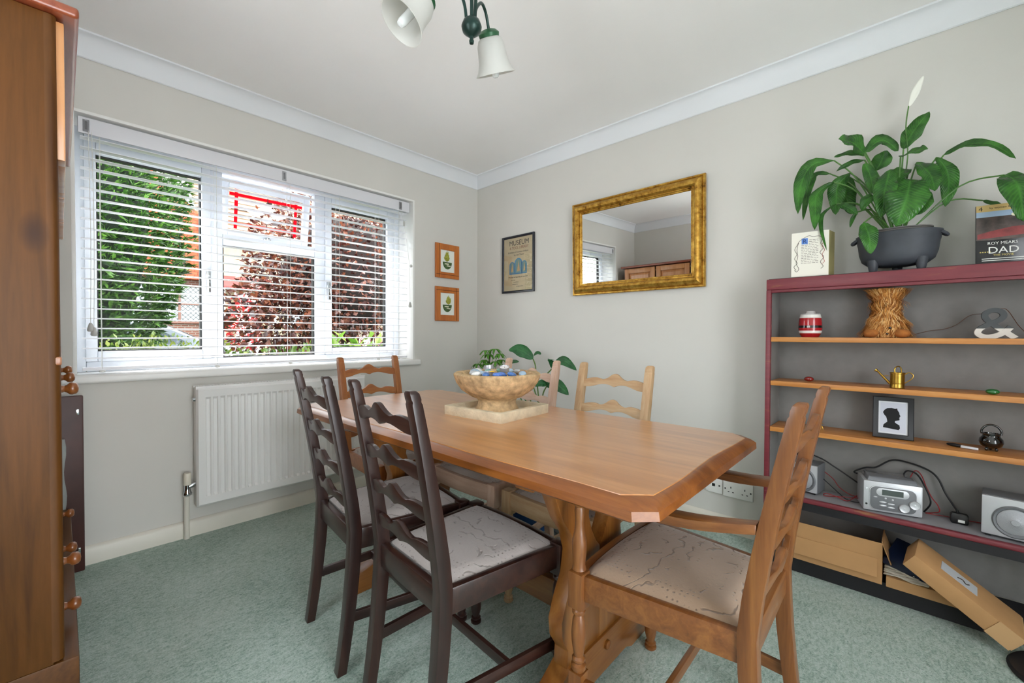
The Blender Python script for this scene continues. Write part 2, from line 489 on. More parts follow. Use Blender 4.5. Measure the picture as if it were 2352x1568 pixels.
tr_ = nt_.nodes.new('ShaderNodeBsdfTranslucent'); tr_.inputs['Color'].default_value = lin('e8203c'); mx_ = nt_.nodes.new('ShaderNodeMixShader'); mx_.inputs['Fac'].default_value = 0.6
nt_.links.new(b_.outputs[0], mx_.inputs[1]); nt_.links.new(tr_.outputs[0], mx_.inputs[2]); nt_.links.new(mx_.outputs[0], nt_.nodes['Material Output'].inputs['Surface'])
RUBY = m_
py0, py1, pz0, pz1 = fy0 + 0.055, fy1 - 0.055, -fh + 0.058, -0.062
for y in (py0 + 0.018, py1 - 0.038): mk('red_glass_strip', G().box(-0.0155, -0.0135, y, y + 0.018, pz0 - 0.01, pz1 + 0.01), RUBY, fan, smooth=0)
for z in (pz0 + 0.012, pz1 - 0.03): mk('red_glass_strip', G().box(-0.0156, -0.0136, py0 - 0.01, py1 + 0.01, z, z + 0.017), RUBY, fan, smooth=0)
yc, zc = (fy0 + fy1) / 2, (-fh - 0.01) / 2
for dy, dz, w, h in ((-0.062, 0, 0.05, 0.024), (0.062, 0, 0.05, 0.024), (0, 0.034, 0.05, 0.024), (0, -0.034, 0.05, 0.024)):
    mk('leaded_diamond', G().prism([(yc + dy - w, zc + dz), (yc + dy, zc + dz - h), (yc + dy + w, zc + dz), (yc + dy, zc + dz + h)], 'yz', -0.0155, -0.013), MILK, fan, smooth=0)
for a, b in (((yc - 0.112, zc), (py0, zc)), ((yc + 0.112, zc), (py1, zc)), ((yc, zc + 0.058), (yc, pz1)), ((yc, zc - 0.058), (yc, pz0))):
    mk('lead_came', G().bar((-0.0145, *a), (-0.0145, *b), 0.004, 0.004, (1, 0, 0)), LEAD, fan, smooth=0)
mk('stay', G().box(-0.02, 0.035, yc - 0.008, yc + 0.008, -fh + 0.006, -fh + 0.02).box(0.0, 0.02, yc - 0.02, yc + 0.02, -fh - 0.004, -fh + 0.012), CHROME, fan, bevel=0.002)
for y in (-1.892, -1.210):
    mk('window_handle', G().box(FX + 0.014, FX + 0.03, y - 0.012, y + 0.012, 1.36, 1.42).box(FX + 0.028, FX + 0.042, y - 0.009, y + 0.009, 1.29, 1.415), CHROME, win, bevel=0.003)

fill_win = struct(bpy.data.objects.new('window_added_fill', None)); COL.objects.link(fill_win); fill_win.location = (0, YN - 0.2, 0)  # unseen window, added only to let fill daylight in
for x0, x1 in ((NX0, (NX0 + NX1) / 2), ((NX0 + NX1) / 2, NX1)):
    g = G(); w = 0.05
    g.box(x0, x0 + w, 0, 0.06, NZ0, NZ1); g.box(x1 - w, x1, 0, 0.06, NZ0, NZ1); g.box(x0 + w, x1 - w, 0, 0.06, NZ0, NZ0 + w); g.box(x0 + w, x1 - w, 0, 0.06, NZ1 - w, NZ1)
    mk('sash', g, UPVC, fill_win, bevel=0.004)
    mk('pane', G().box(x0 + w, x1 - w, 0.025, 0.03, NZ0 + w, NZ1 - w), GLASS, fill_win, smooth=0)
mk('window_sill', G().box(NX0 - 0.05, NX1 + 0.05, 0.02, 0.24, NZ0 - 0.03, NZ0 + 0.004), WHITE, fill_win, bevel=0.008)

fill_door = struct(bpy.data.objects.new('door_added_fill', None)); COL.objects.link(fill_door); fill_door.location = (XB + 0.14, 0, 0)  # unseen glazed door, added to lift the room's brightness
ym = (BY0 + BY1) / 2
for y0, y1 in ((BY0, ym), (ym, BY1)):
    fr('door_leaf', y0, y1, BZ0, BZ1, 0.05, 0, 0.06, UPVC, fill_door)
    mk('pane', G().box(0.025, 0.03, y0 + 0.05, y1 - 0.05, BZ0 + 0.05, BZ1 - 0.05), GLASS, fill_door, smooth=0)
mk('threshold', G().box(-0.14, 0.10, BY0, BY1, 0.0, BZ0), WHITE, fill_door, bevel=0.004)

# ------------------------------------------------------------------ venetian blind
blind = thing('venetian_blind', 'white slatted venetian blind hanging open in the window recess', 'blind', (-0.05, -1.535, 0.875))
bz = lambda z: z - 0.875
mk('valance', G().box(0.022, 0.034, -0.872, 0.868, bz(1.967), bz(2.042)).box(-0.03, 0.024, 0.852, 0.868, bz(1.967), bz(2.042)), plain('valance white', 'dcdde2', 0.4), blind, bevel=0.006)
mk('headrail', G().box(-0.03, 0.018, -0.865, 0.85, bz(1.995), bz(2.04)), BLINDM, blind, bevel=0.002)
def slat_mesh():
    rows = []
    for y in (-0.865, 0.853):
        rows.append([(-0.025 + 0.05 * i / 6, y, 0.003 * (1 - (2 * i / 6 - 1) ** 2)) for i in range(7)])
    g = G(); top = rows; bot = [[(x, y, z - 0.0028) for x, y, z in r] for r in rows]
    ring = lambda k: top[k] + bot[k][::-1]
    return g.loft([ring(0), ring(1)])
NS = 23
first = None
for i in range(NS):
    z = bz(1.958) - i * 0.0462
    tilt = R(2.0)
    if first is None: first = mk('slat', slat_mesh(), BLINDM, blind, smooth=50, loc=(0, 0, z), rot=(0, tilt, 0))
    else: dup(first, blind, (0, 0, z))
mk('bottom_rail', G().box(-0.026, 0.026, -0.865, 0.853, bz(0.884), bz(0.898)), BLINDM, blind, bevel=0.003)
CORD = plain('blind cord', 'dfe0dc', 0.8)
for y in (-0.80, -0.345, 0.03, 0.335, 0.62, 0.78):
    for x in (-0.027, 0.0272):
        mk('ladder_cord', G().tube([(x, y, bz(1.99)), (x, y, bz(0.89))], 0.0011, 5), CORD, blind)
    mk('cord_button', G().lathe([(0.0, -0.012), (0.009, -0.010), (0.012, -0.004), (0.010, 0)], 12, (0.022, y, bz(0.884))), CORD, blind)
for y in (-0.845, -0.005, 0.79):
    mk('valance_clip', G().box(0.034, 0.0365, y - 0.011, y + 0.011, bz(1.975), bz(2.03)).box(0.0365, 0.041, y - 0.004, y + 0.004, bz(1.985), bz(2.02)), glassmat('clear clip', (0.9, 0.9, 0.9), 0.3), blind, bevel=0.001)
tas = [(0.004, 0.0), (0.007, -0.006), (0.011, -0.022), (0.0125, -0.034), (0.009, -0.040), (0.0, -0.041)]
TAS = plain('tassel plastic', 'b9b9b4', 0.4)
for y, zt in ((-0.838, 1.105), (-0.827, 1.085)):
    mk('pull_cord', G().tube([(0.04, y, bz(1.98)), (0.042, y + 0.004, bz(1.5)), (0.04, y, bz(zt))], 0.0012, 5, 4), CORD, blind)
    mk('tassel', G().lathe(tas, 14, (0.04, y, bz(zt))), TAS, blind)
mk('pull_cord', G().tube([(0.02, 0.80, bz(1.98)), (0.032, 0.825, bz(1.86)), (0.045, 0.858, bz(1.58)), (0.047, 0.864, bz(1.3))], 0.0013, 5, 5), CORD, blind)
mk('tassel', G().lathe([(0.006, 0), (0.0075, -0.002), (0.0075, -0.034), (0.005, -0.036)], 12, (0.0315, 0.822, bz(1.895))), TAS, blind)
mk('tassel', G().lathe(tas, 12, (0.047, 0.864, bz(1.30))), TAS, blind)
mk('cord_cleat', G().ell((0.046, 0.872, bz(1.57)), (0.012, 0.008, 0.012)), TAS, blind)

# ------------------------------------------------------------------ radiator
rad = thing('radiator', 'white panel radiator with vertical flutes under the window', 'radiator', (0.02, -1.5425, 0.17))
rw, rh, rd = 0.915, 0.612, 0.085
def rad_panel():
    g = G(); rows = []
    ys = []; n = 27; m = 0.035
    zz = [0, 0.012, 0.05, 0.062, rh - 0.062, rh - 0.05, rh - 0.012, rh]
    pitch = (rw - 2 * m) / n
    ys = [-rw / 2, -rw / 2 + 0.008, -rw / 2 + 0.02]
    for i in range(n):
        c = -rw / 2 + m + (i + 0.5) * pitch
        ys += [c - 0.36 * pitch, c - 0.22 * pitch, c + 0.22 * pitch, c + 0.36 * pitch]
    ys += [rw / 2 - 0.02, rw / 2 - 0.008, rw / 2]
    for zi, z in enumerate(zz):
        row = []
        for k, y in enumerate(ys):
            x = rd
            if 3 <= k < len(ys) - 3:
                q = (k - 3) % 4
                if q in (1, 2) and 3 <= zi <= 4: x = rd - 0.010
            if k in (0, len(ys) - 1) or zi in (0, len(zz) - 1): x = rd - 0.012
            elif k in (1, len(ys) - 2) or zi in (1, len(zz) - 2): x = rd + 0.003
            else: x -= 0.0
            row.append((x, y, z))
        rows.append(row)
    return g.grid(rows)
mk('front_panel', rad_panel(), RADM, rad, smooth=30)
mk('side_panel', G().box(0.01, rd - 0.01, -rw / 2 + 0.001, -rw / 2 + 0.014, 0.0, rh), RADM, rad, bevel=0.004)
mk('side_panel', G().box(0.01, rd - 0.01, rw / 2 - 0.014, rw / 2 - 0.001, 0.0, rh), RADM, rad, bevel=0.004)
mk('back_panel', G().box(0.008, 0.02, -rw / 2 + 0.014, rw / 2 - 0.014, 0.0, rh - 0.006), RADM, rad)
g = G()
g.box(0.012, 0.02, -rw / 2, rw / 2, rh - 0.004, rh + 0.006); g.box(rd - 0.016, rd - 0.006, -rw / 2, rw / 2, rh - 0.004, rh + 0.006)
for i in range(62):
    y = -rw / 2 + 0.012 + i * (rw - 0.024) / 61
    g.box(0.018, rd - 0.012, y - 0.0035, y + 0.0035, rh - 0.002, rh + 0.004)
mk('top_grille', g, RADM, rad)
mk('air_vent', G().lathe([(0.011, 0), (0.011, 0.01), (0.006, 0.012)], 10, (0.06, -rw / 2, rh - 0.06), Matrix.Rotation(PI / 2, 3, 'X')), CHROME, rad)
vy = -0.49
mk('pipe', G().tube([(0.022, vy, -0.165), (0.022, vy, -0.05), (0.03, vy, 0.04), (0.04, vy, 0.085)], 0.012, 12, 5), SKIRT, rad)
mk('valve', G().lathe([(0.010, 0.06), (0.018, 0.066), (0.020, 0.075), (0.015, 0.085), (0.013, 0.10), (0.013, 0.13)], 14, (0.042, vy, 0)).tube([(0.042, vy, 0.105), (0.042, vy + 0.02, 0.112), (0.042, -rw / 2 + 0.006, 0.118)], [0.011, 0.013, 0.010], 12), CHROME, rad)
mk('valve_cap', G().lathe([(0.015, 0.118), (0.0165, 0.12), (0.0165, 0.172), (0.014, 0.178), (0.0, 0.178)], 16, (0.042, vy, 0)), plain('cream plastic', 'ded8c8', 0.4), rad)

# ------------------------------------------------------------------ pictures and mirror
def sweep_frame(w, h, prof):
    """prof: (inset from the outer edge, height off the wall); frame lies in local xz, facing -y"""
    g = G(); rings = []
    for sx, sz in ((-1, -1), (1, -1), (1, 1), (-1, 1)):
        rings.append([(sx * (w / 2 - a), -b, sz * (h / 2 - a)) for a, b in prof])
    k = len(prof)
    g.v = [Vector(p) for r in rings for p in r]
    for c in range(4):
        d = (c + 1) % 4
        for i in range(k):
            j = (i + 1) % k
            g.f.append([c * k + i, c * k + j, d * k + j, d * k + i])
    return g
def goldmat():
    m, nt, b = nodes_of('antique gold leaf')
    vec = _coords(nt)
    n = _noise(nt, vec, 30, 6, 0.7)
    nt.links.new(_ramp(nt, n, [(0.30, '4a2f0c'), (0.42, 'a9792a'), (0.62, 'd3a94e'), (0.8, 'e2c47a')]), b.inputs['Base Color'])
    b.inputs['Metallic'].default_value = 0.75; b.inputs['Roughness'].default_value = 0.42
    _bump(nt, b, n, 0.25, 0.002)
    return m
GOLD = goldmat()
mw, mh = 0.882, 0.620
mir = thing('wall_mirror', 'large rectangular mirror in a wide gilt frame on the plain wall', 'mirror', (1.462, -0.012, 1.330), rot=(R(1.3), 0, 0))
fm = sweep_frame(mw, mh, [(0, 0), (0, 0.016), (0.004, 0.022), (0.010, 0.022), (0.014, 0.018), (0.018, 0.026), (0.026, 0.036), (0.038, 0.041), (0.050, 0.037), (0.058, 0.026), (0.060, 0.020), (0.066, 0.022), (0.070, 0.017), (0.075, 0.017), (0.080, 0.010), (0.080, 0)]).xf(Matrix.Translation((0, 0, mh / 2)))
mk('frame', fm, GOLD, mir, smooth=30)
MIRR, nt_, b_ = nodes_of('silvered glass'); b_.inputs['Base Color'].default_value = (0.9, 0.91, 0.9, 1); b_.inputs['Metallic'].default_value = 1; b_.inputs['Roughness'].default_value = 0.0
mk('mirror_glass', G().box(-mw / 2 + 0.07, mw / 2 - 0.07, -0.012, -0.004, 0.07, mh - 0.07), MIRR, mir, smooth=0)

PAPER = plain('aged poster paper', 'e3cfa4', 0.6, var=0.12, vscale=9)
INK = plain('brown ink', '3b2a20', 0.8); REDINK = plain('rust ink', 'a8583a', 0.8)
po = thing('framed_poster', 'black framed vintage museum poster beside the room corner', 'picture', (0.486, -0.004, 1.388))
pw, ph = 0.336, 0.448
BLKFR = plain('black lacquer frame', '20222c', 0.25)
mk('frame', sweep_frame(pw, ph, [(0, 0), (0, 0.014), (0.003, 0.018), (0.010, 0.018), (0.016, 0.013), (0.018, 0.010), (0.018, 0)]).xf(Matrix.Translation((0, 0, ph / 2))), BLKFR, po, smooth=30)
paper = mk('poster_sheet', G().box(-pw / 2 + 0.015, pw / 2 - 0.015, -0.006, -0.003, 0.015, ph - 0.015), PAPER, po, smooth=0)
def pt(s_, z, size, mat=INK, x=0.0, xs=1.0): text('lettering', s_, size, mat, po, mat4((x, -0.0066, z), (1, 0, 0), (0, 0, 1)), xs=xs)
pt('MUSEUM', 0.372, 0.056, INK, 0.01, 0.95); pt('& TOOL LIBRARY', 0.342, 0.030, REDINK, 0.01, 0.85)
pt('Exhibition of museum artefacts', 0.313, 0.017, INK, 0, 1.0); pt('by Lee Thorn', 0.290, 0.019, INK, 0.01)
pt('Monday to Saturday in autumn', 0.118, 0.016, INK, 0)
for k, (s_, x) in enumerate((('open daily', -0.05), ('ten until four', -0.02), ('admission free', -0.03), ('all welcome here', 0.02))): pt(s_, 0.098 - 0.017 * k, 0.010, INK, x)
BLUEA = plain('poster blue', '4f97c4', 0.6); CREAMA = plain('poster cream', 'e6bf86', 0.6); TEALA = plain('poster teal', '7fa6a0', 0.6)
def arch(cx, z0, w, h, n=10):
    pts = [(cx - w / 2, z0), (cx + w / 2, z0)]
    for i in range(n + 1):
        t = PI * i / n; pts.append((cx + w / 2 * math.cos(t), z0 + h - w / 2 + w / 2 * math.sin(t)))
    return pts
for cx, w, h in ((-0.062, 0.058, 0.10), (0.004, 0.082, 0.125), (0.066, 0.052, 0.10)):
    mk('printed_arch', G().prism(arch(cx, 0.145, w, h), 'xz', -0.0068, -0.006), BLUEA, po, smooth=0)
    mk('printed_arch', G().prism(arch(cx, 0.155, w * 0.66, h * 0.84), 'xz', -0.0071, -0.006), TEALA, po, smooth=0)
    mk('printed_arch', G().prism([(cx - w * 0.16, 0.165), (cx + w * 0.2, 0.170), (cx + w * 0.05, 0.145 + h * 0.85)], 'xz', -0.0074, -0.006), CREAMA, po, smooth=0)
mk('glass', G().box(-pw / 2 + 0.015, pw / 2 - 0.015, -0.0095, -0.0085, 0.015, ph - 0.015), glassmat('picture glass', (1, 1, 1), 0.25), po, smooth=0)

OAKF = wood('picture oak', 'a8591f', 'c4722c', 'z', 0.4); MATW = plain('white mount', 'e6ebe2', 0.8)
GR1 = plain('watercolour olive', '9a9a3a', 0.8, var=0.5, vscale=90); GR2 = plain('watercolour green', '4b6236', 0.8, var=0.5, vscale=80); SKY1 = plain('watercolour cream', 'dfe0c4', 0.8)
DARKL = plain('dark inlay', '4a1c0c', 0.6)
def tree_picture(z0, label, flip):
    o = thing('framed_watercolour', label, 'picture', (0.004, -0.331, z0), group='small tree watercolours')
    w, h = 0.236, 0.272
    # local x -> world +y, facing +x
    o.rotation_euler = (0, 0, PI / 2)
    mk('frame', sweep_frame(w, h, [(0, 0), (0, 0.012), (0.003, 0.015), (0.045, 0.015), (0.048, 0.012), (0.048, 0)]).xf(Matrix.Translation((0, 0, h / 2))), OAKF, o, smooth=30)
    sx = 1 if flip else -1
    mk('inlay_line', G().box(sx * 0.088 - 0.0018, sx * 0.088 + 0.0018, -0.0156, -0.014, 0.004, h - 0.004), DARKL, o, smooth=0)
    zl = h - 0.028 if flip else 0.028
    mk('inlay_line', G().box(-w / 2 + 0.004, w / 2 - 0.004, -0.0156, -0.014, zl - 0.0018, zl + 0.0018), DARKL, o, smooth=0)
    mk('mount', G().box(-w / 2 + 0.04, w / 2 - 0.04, -0.006, -0.002, 0.04, h - 0.04), MATW, o, smooth=0)
    cx, cz = 0.0, 0.110
    bowl = [(cx - 0.046, cz + 0.02), (cx + 0.046, cz + 0.02)] + [(cx + 0.046 * math.cos(t), cz + 0.02 - 0.058 * math.sin(t)) for t in [PI * i / 14 for i in range(1, 14)]]
    mk('painted_ground', G().prism(bowl, 'xz', -0.0066, -0.006), GR2, o, smooth=0)
    for k, (a, b, c, d) in enumerate(((-0.03, 0.012, cz + 0.002, 0.008), (-0.01, 0.03, cz - 0.012, 0.006))):
        mk('painted_water', G().prism([(a, c), (b, c - 0.003), (b + 0.004, c + d), (a + 0.01, c + d)], 'xz', -0.007, -0.006), SKY1, o, smooth=0)
    rr = random.Random(7 if flip else 3)
    tx = cx + (0.012 if flip else -0.004)
    for k in range(9):
        t = -PI * 0.1 + PI * 1.2 * k / 8
        ln = 0.045 + 0.015 * rr.random()
        ax, az = tx + ln * math.cos(t) * 0.55, cz + 0.045 + ln * abs(math.sin(t)) * (1.0 if flip else 1.3)
        px, pz = -(az - cz - 0.03), (ax - tx); L = math.hypot(px, pz) or 1; px, pz = px / L * 0.011, pz / L * 0.011
        mx_, mz_ = (ax + tx) / 2, (az + cz + 0.02) / 2 + 0.006
        mk('painted_leaf', G().prism([(tx, cz + 0.022), (mx_ - px, mz_ - pz), (ax, az), (mx_ + px, mz_ + pz)], 'xz', -0.0066 - 0.0001 * k, -0.006), GR1, o, smooth=0)
    return o
tree_picture(1.508, 'upper of two small wood-framed tree watercolours near the corner', False)
tree_picture(1.166, 'lower of two small wood-framed tree watercolours near the corner', True)

# ------------------------------------------------------------------ wall sockets
SOCK = plain('socket plastic', 'e6e6e2', 0.35)
def plate(name, label, cat, x0, x1, z0, z1, holes):
    o = thing(name, label, cat, ((x0 + x1) / 2, 0, z0))
    w = (x1 - x0) / 2
    mk('face_plate', G().box(-w, w, -0.012, 0, 0, z1 - z0), SOCK, o, bevel=0.004)
    for nm, hx, hz, sx, sz, mt in holes:
        mk(nm, G().box(hx - sx, hx + sx, -0.0128, -0.010, hz - sz, hz + sz), mt, o, smooth=0)
    return o
plate('aerial_socket', 'single white aerial socket low on the wall above the skirting', 'socket', 1.912, 1.998, 0.196, 0.282, [('screw', -0.03, 0.043, 0.004, 0.004, BLACKP), ('screw', 0.03, 0.043, 0.004, 0.004, BLACKP), ('aerial_hole', 0, 0.043, 0.008, 0.008, BLACKP)])
hl = []
for c in (-0.034, 0.034):
    hl += [('socket_slot', c, 0.052, 0.002, 0.005, BLACKP), ('socket_slot', c - 0.011, 0.028, 0.004, 0.002, BLACKP), ('socket_slot', c + 0.011, 0.028, 0.004, 0.002, BLACKP)]
hl += [('switch', -0.012, 0.066, 0.006, 0.009, WHITE), ('switch', 0.012, 0.066, 0.006, 0.009, WHITE), ('screw', -0.062, 0.043, 0.0035, 0.0035, BLACKP), ('screw', 0.062, 0.043, 0.0035, 0.0035, BLACKP)]
plate('power_socket', 'double white power socket beside the aerial socket', 'socket', 2.004, 2.15, 0.192, 0.278, hl)

# ------------------------------------------------------------------ ceiling lamp
lamp = thing('ceiling_lamp', 'green metal ceiling lamp with frosted bell shades', 'lamp', (1.718, -1.575, 2.40))
GREENM = plain('verdigris metal', '1f3a34', 0.35, metal=0.4, var=0.3, vscale=25); GREENC = plain('green cap', '2c5c3c', 0.35, metal=0.2)
m_, nt_, b_ = nodes_of('frosted glass'); b_.inputs['Base Color'].default_value = lin('e4e4e0'); b_.inputs['Roughness'].default_value = 0.45
tr_ = nt_.nodes.new('ShaderNodeBsdfTranslucent'); tr_.inputs['Color'].default_value = lin('e8e8e4'); mx_ = nt_.nodes.new('ShaderNodeMixShader'); mx_.inputs['Fac'].default_value = 0.45
nt_.links.new(b_.outputs[0], mx_.inputs[1]); nt_.links.new(tr_.outputs[0], mx_.inputs[2]); nt_.links.new(mx_.outputs[0], nt_.nodes['Material Output'].inputs['Surface'])
FROST = m_
mk('ceiling_rose', G().lathe([(0.0, 0.0), (0.055, 0.0), (0.055, -0.012), (0.03, -0.028), (0.012, -0.034)], 24), GREENM, lamp)
for dx, dy in ((-0.006, 0.006), (0.007, 0.010)):
    mk('rod', G().tube([(dx, dy, -0.02), (dx * 1.3, dy * 1.3, -0.2), (dx * 0.8, dy * 0.8, -0.36)], 0.0055, 10, 4), GREENM, lamp)
mk('hub', G().lathe([(0.0, -0.345), (0.012, -0.347), (0.026, -0.358), (0.032, -0.375), (0.028, -0.39), (0.014, -0.402), (0.007, -0.407), (0.0055, -0.413), (0.008, -0.419), (0.0065, -0.427), (0.0, -0.429)], 24), GREENM, lamp)
bell = [(0.028, 0.0), (0.040, -0.008), (0.047, -0.025), (0.049, -0.05), (0.052, -0.075), (0.060, -0.098), (0.070, -0.112)]
BULB = plain('lamp bulb glass', 'dfe3e3', 0.1, coat=0.8)
def arm(az, rr, zs, tilt, rise):
    d = Vector((math.cos(az), math.sin(az), 0))
    end = d * rr + Vector((0, 0, zs))
    mk('arm', G().tube([d * 0.018 + Vector((0, 0, -0.355)), d * 0.03 + Vector((0, 0, -0.30)), d * (0.03 + rr * 0.3) + Vector((0, 0, zs + rise)), d * (rr * 0.8) + Vector((0, 0, zs + rise * 0.9)), end + Vector((0, 0, 0.012))], 0.005, 10, 6), GREENM, lamp)
    ax = d.cross(Vector((0, 0, 1)))
    m = Matrix.Translation(end) @ Matrix.Rotation(tilt, 4, ax)
    cap = mk('shade_cap', G().lathe([(0.0, 0.016), (0.012, 0.014), (0.026, 0.010), (0.036, 0.0), (0.034, -0.010), (0.027, -0.012)], 22).xf(m), GREENC, lamp)
    prof_o = bell; prof_i = [(r - 0.003, z) for r, z in bell][::-1]
    mk('glass_shade', G().lathe([(r, z - 0.008) for r, z in prof_o + prof_i], 36, caps=False).xf(m), FROST, lamp)
    b = mk('bulb_holder', G().lathe([(0.016, -0.012), (0.016, -0.055), (0.013, -0.058)], 16).xf(m), plain('ivory plastic', 'dcdad2', 0.4), lamp)
    mk('bulb', G().lathe([(0.012, -0.055), (0.014, -0.07), (0.013, -0.118), (0.010, -0.128), (0.004, -0.131), (0.0, -0.131)], 16).xf(m), BULB, lamp)
arm(R(253), 0.150, -0.345, R(36), 0.10)
arm(R(112), 0.130, -0.312, R(30), 0.06)
arm(R(318), 0.19, -0.215, R(30), 0.05)

# ------------------------------------------------------------------ dining table
TW = lambda ax: wood('table oak', 'a0642a', 'b87a3c', ax, 0.3, 1.0, 0.8, 'cb9258', bump=0.0, crough=0.285, spec=0.7)
tab = thing('dining_table', 'long oak trestle dining table with clipped corners', 'table', (1.555, -1.35, 0), R(0.6))
tl, tw_, tc = 0.84, 0.395, 0.038
def oct_(l, w, c, z, wob=0.0, n=1):
    base = [(-l + c, -w), (l - c, -w), (l, -w + c), (l, w - c), (l - c, w), (-l + c, w), (-l, w - c), (-l, -w + c)]
    out = []
    for i in range(8):
        a = Vector(base[i]); b = Vector(base[(i + 1) % 8]); k = 14 if (b - a).length > 0.3 else 3
        for j in range(k):
            p = a.lerp(b, j / k)
            nrm = Vector((b - a).normalized()); nrm = Vector((nrm.y, -nrm.x))
            q = p - nrm * wob * (0.5 + 0.5 * math.sin(9 * p.x + 13 * p.y)) if wob else p
            out.append((q.x, q.y, z))
    return out
rings = [oct_(tl - 0.012, tw_ - 0.012, tc, 0.700), oct_(tl, tw_, tc, 0.708), oct_(tl, tw_, tc, 0.726, 0.004), oct_(tl - 0.012, tw_ - 0.012, tc, 0.737, 0.008), oct_(tl - 0.024, tw_ - 0.024, tc + 0.01, 0.741, 0.008)]
mk('table_top', G().loft([rings[4], [(x * 0.999, y * 0.998, z + 0.0016) for x, y, z in rings[4]]]), TW('x'), tab, smooth=0)
mk('table_edge', G().loft(rings), wood('table edge oak', '6a3810', '80481a', 'x', 0.3, 0.4, 0.8, '945a26'), tab, smooth=25)
TW = lambda ax: wood('trestle oak', '6e3c14', '84501e', ax, 0.3, 0.4, 0.8, '96622c')
def pedestal(x):
    # shaped board in the yz plane with a scrolled outline
    half = [(0.26, 0.700), (0.26, 0.655), (0.235, 0.64), (0.215, 0.60), (0.19, 0.55), (0.15, 0.50), (0.13, 0.44), (0.14, 0.38), (0.175, 0.32), (0.195, 0.27), (0.19, 0.22), (0.165, 0.18), (0.17, 0.13)]
    cut = [(0.0, 0.60), (0.03, 0.595), (0.055, 0.57), (0.062, 0.53), (0.045, 0.48), (0.02, 0.44), (0.0, 0.42)]
    gl = G()
    for sgn in (1, -1):
        # each half: outer outline minus the central heart-shaped cut-out
        poly = [(sgn * a, b) for a, b in half] + [(0, 0.13), (0, 0.42)] + [(sgn * a, b) for a, b in cut[::-1][1:-1]] + [(0, 0.60), (0, 0.70)]
        gl.prism(poly, 'yz', x - 0.024, x + 0.024)
    ob = mk('pedestal', gl, TW('z'), tab, bevel=0.004)
    ft = [(-0.31, 0.0), (-0.20, 0.0), (-0.16, 0.018), (0.16, 0.018), (0.20, 0.0), (0.31, 0.0), (0.315, 0.05), (0.28, 0.085), (0.22, 0.10), (0.16, 0.135), (-0.16, 0.135), (-0.22, 0.10), (-0.28, 0.085), (-0.315, 0.05)]
    mk('foot', G().prism(ft, 'yz', x - 0.032, x + 0.032), TW('y'), tab, bevel=0.006)
    s = 1 if x > 0 else -1
    mk('peg', G().lathe([(0.0, 0.0), (0.014, 0.0), (0.014, 0.008), (0.008, 0.012), (0, 0.013)], 14, (x + s * 0.032, 0.03, 0.10), Matrix.Rotation(s * PI / 2, 3, 'Y')), TW('x'), tab)
    mk('cleat', G().box(x - 0.03, x + 0.03, -0.33, 0.33, 0.668, 0.700), TW('y'), tab, bevel=0.004)
pedestal(-0.475); pedestal(0.475)
mk('stretcher', G().box(-0.475, 0.475, -0.03, 0.03, 0.17, 0.26), TW('x'), tab, bevel=0.005)

# ------------------------------------------------------------------ ladder-back chairs
def slat_poly(w, h):
    """wavy ladder slat outline: (x, z)"""
    top = [(-1, 0.62), (-0.9, 0.80), (-0.8, 0.84), (-0.68, 0.72), (-0.5, 0.86), (-0.3, 1.10), (-0.12, 1.22), (0, 1.25)]
    bot = [(-1, 0.0), (-0.75, 0.06), (-0.5, 0.26), (-0.32, 0.34), (-0.16, 0.30), (-0.07, 0.22), (0, 0.16)]
    t = top + [(-a, b) for a, b in top[::-1][1:]]; b_ = bot + [(-a, b) for a, b in bot[::-1][1:]]
    sm = lambda pts: [(p.x, p.y) for p in spline([Vector((x, y, 0)) for x, y in pts], 3)]
    return [(x * w / 2, z * h) for x, z in sm(b_)], [(x * w / 2, z * h) for x, z in sm(t)]
def post_pt(z):
    """curve of the back post: depth offset at height z (negative leans back)"""
    if z < 0.44: return -0.045 * ((0.44 - z) / 0.44) ** 1.6
    return -0.085 * ((z - 0.44) / 0.49) ** 1.25
def turned(z0, z1, r, seg=16, o=(0, 0)):
    L = z1 - z0
    pr = [(0.78, 0), (1.0, 0.04), (1.0, 0.10), (0.62, 0.13), (0.9, 0.17), (0.9, 0.2), (0.62, 0.23), (0.95, 0.45), (1.02, 0.6), (0.85, 0.78), (0.6, 0.87), (0.92, 0.9), (0.92, 0.94), (0.7, 0.97), (0.85, 1.0)]
    return G().lathe([(r * a, z0 + L * b) for a, b in pr], seg, (o[0], o[1], 0))
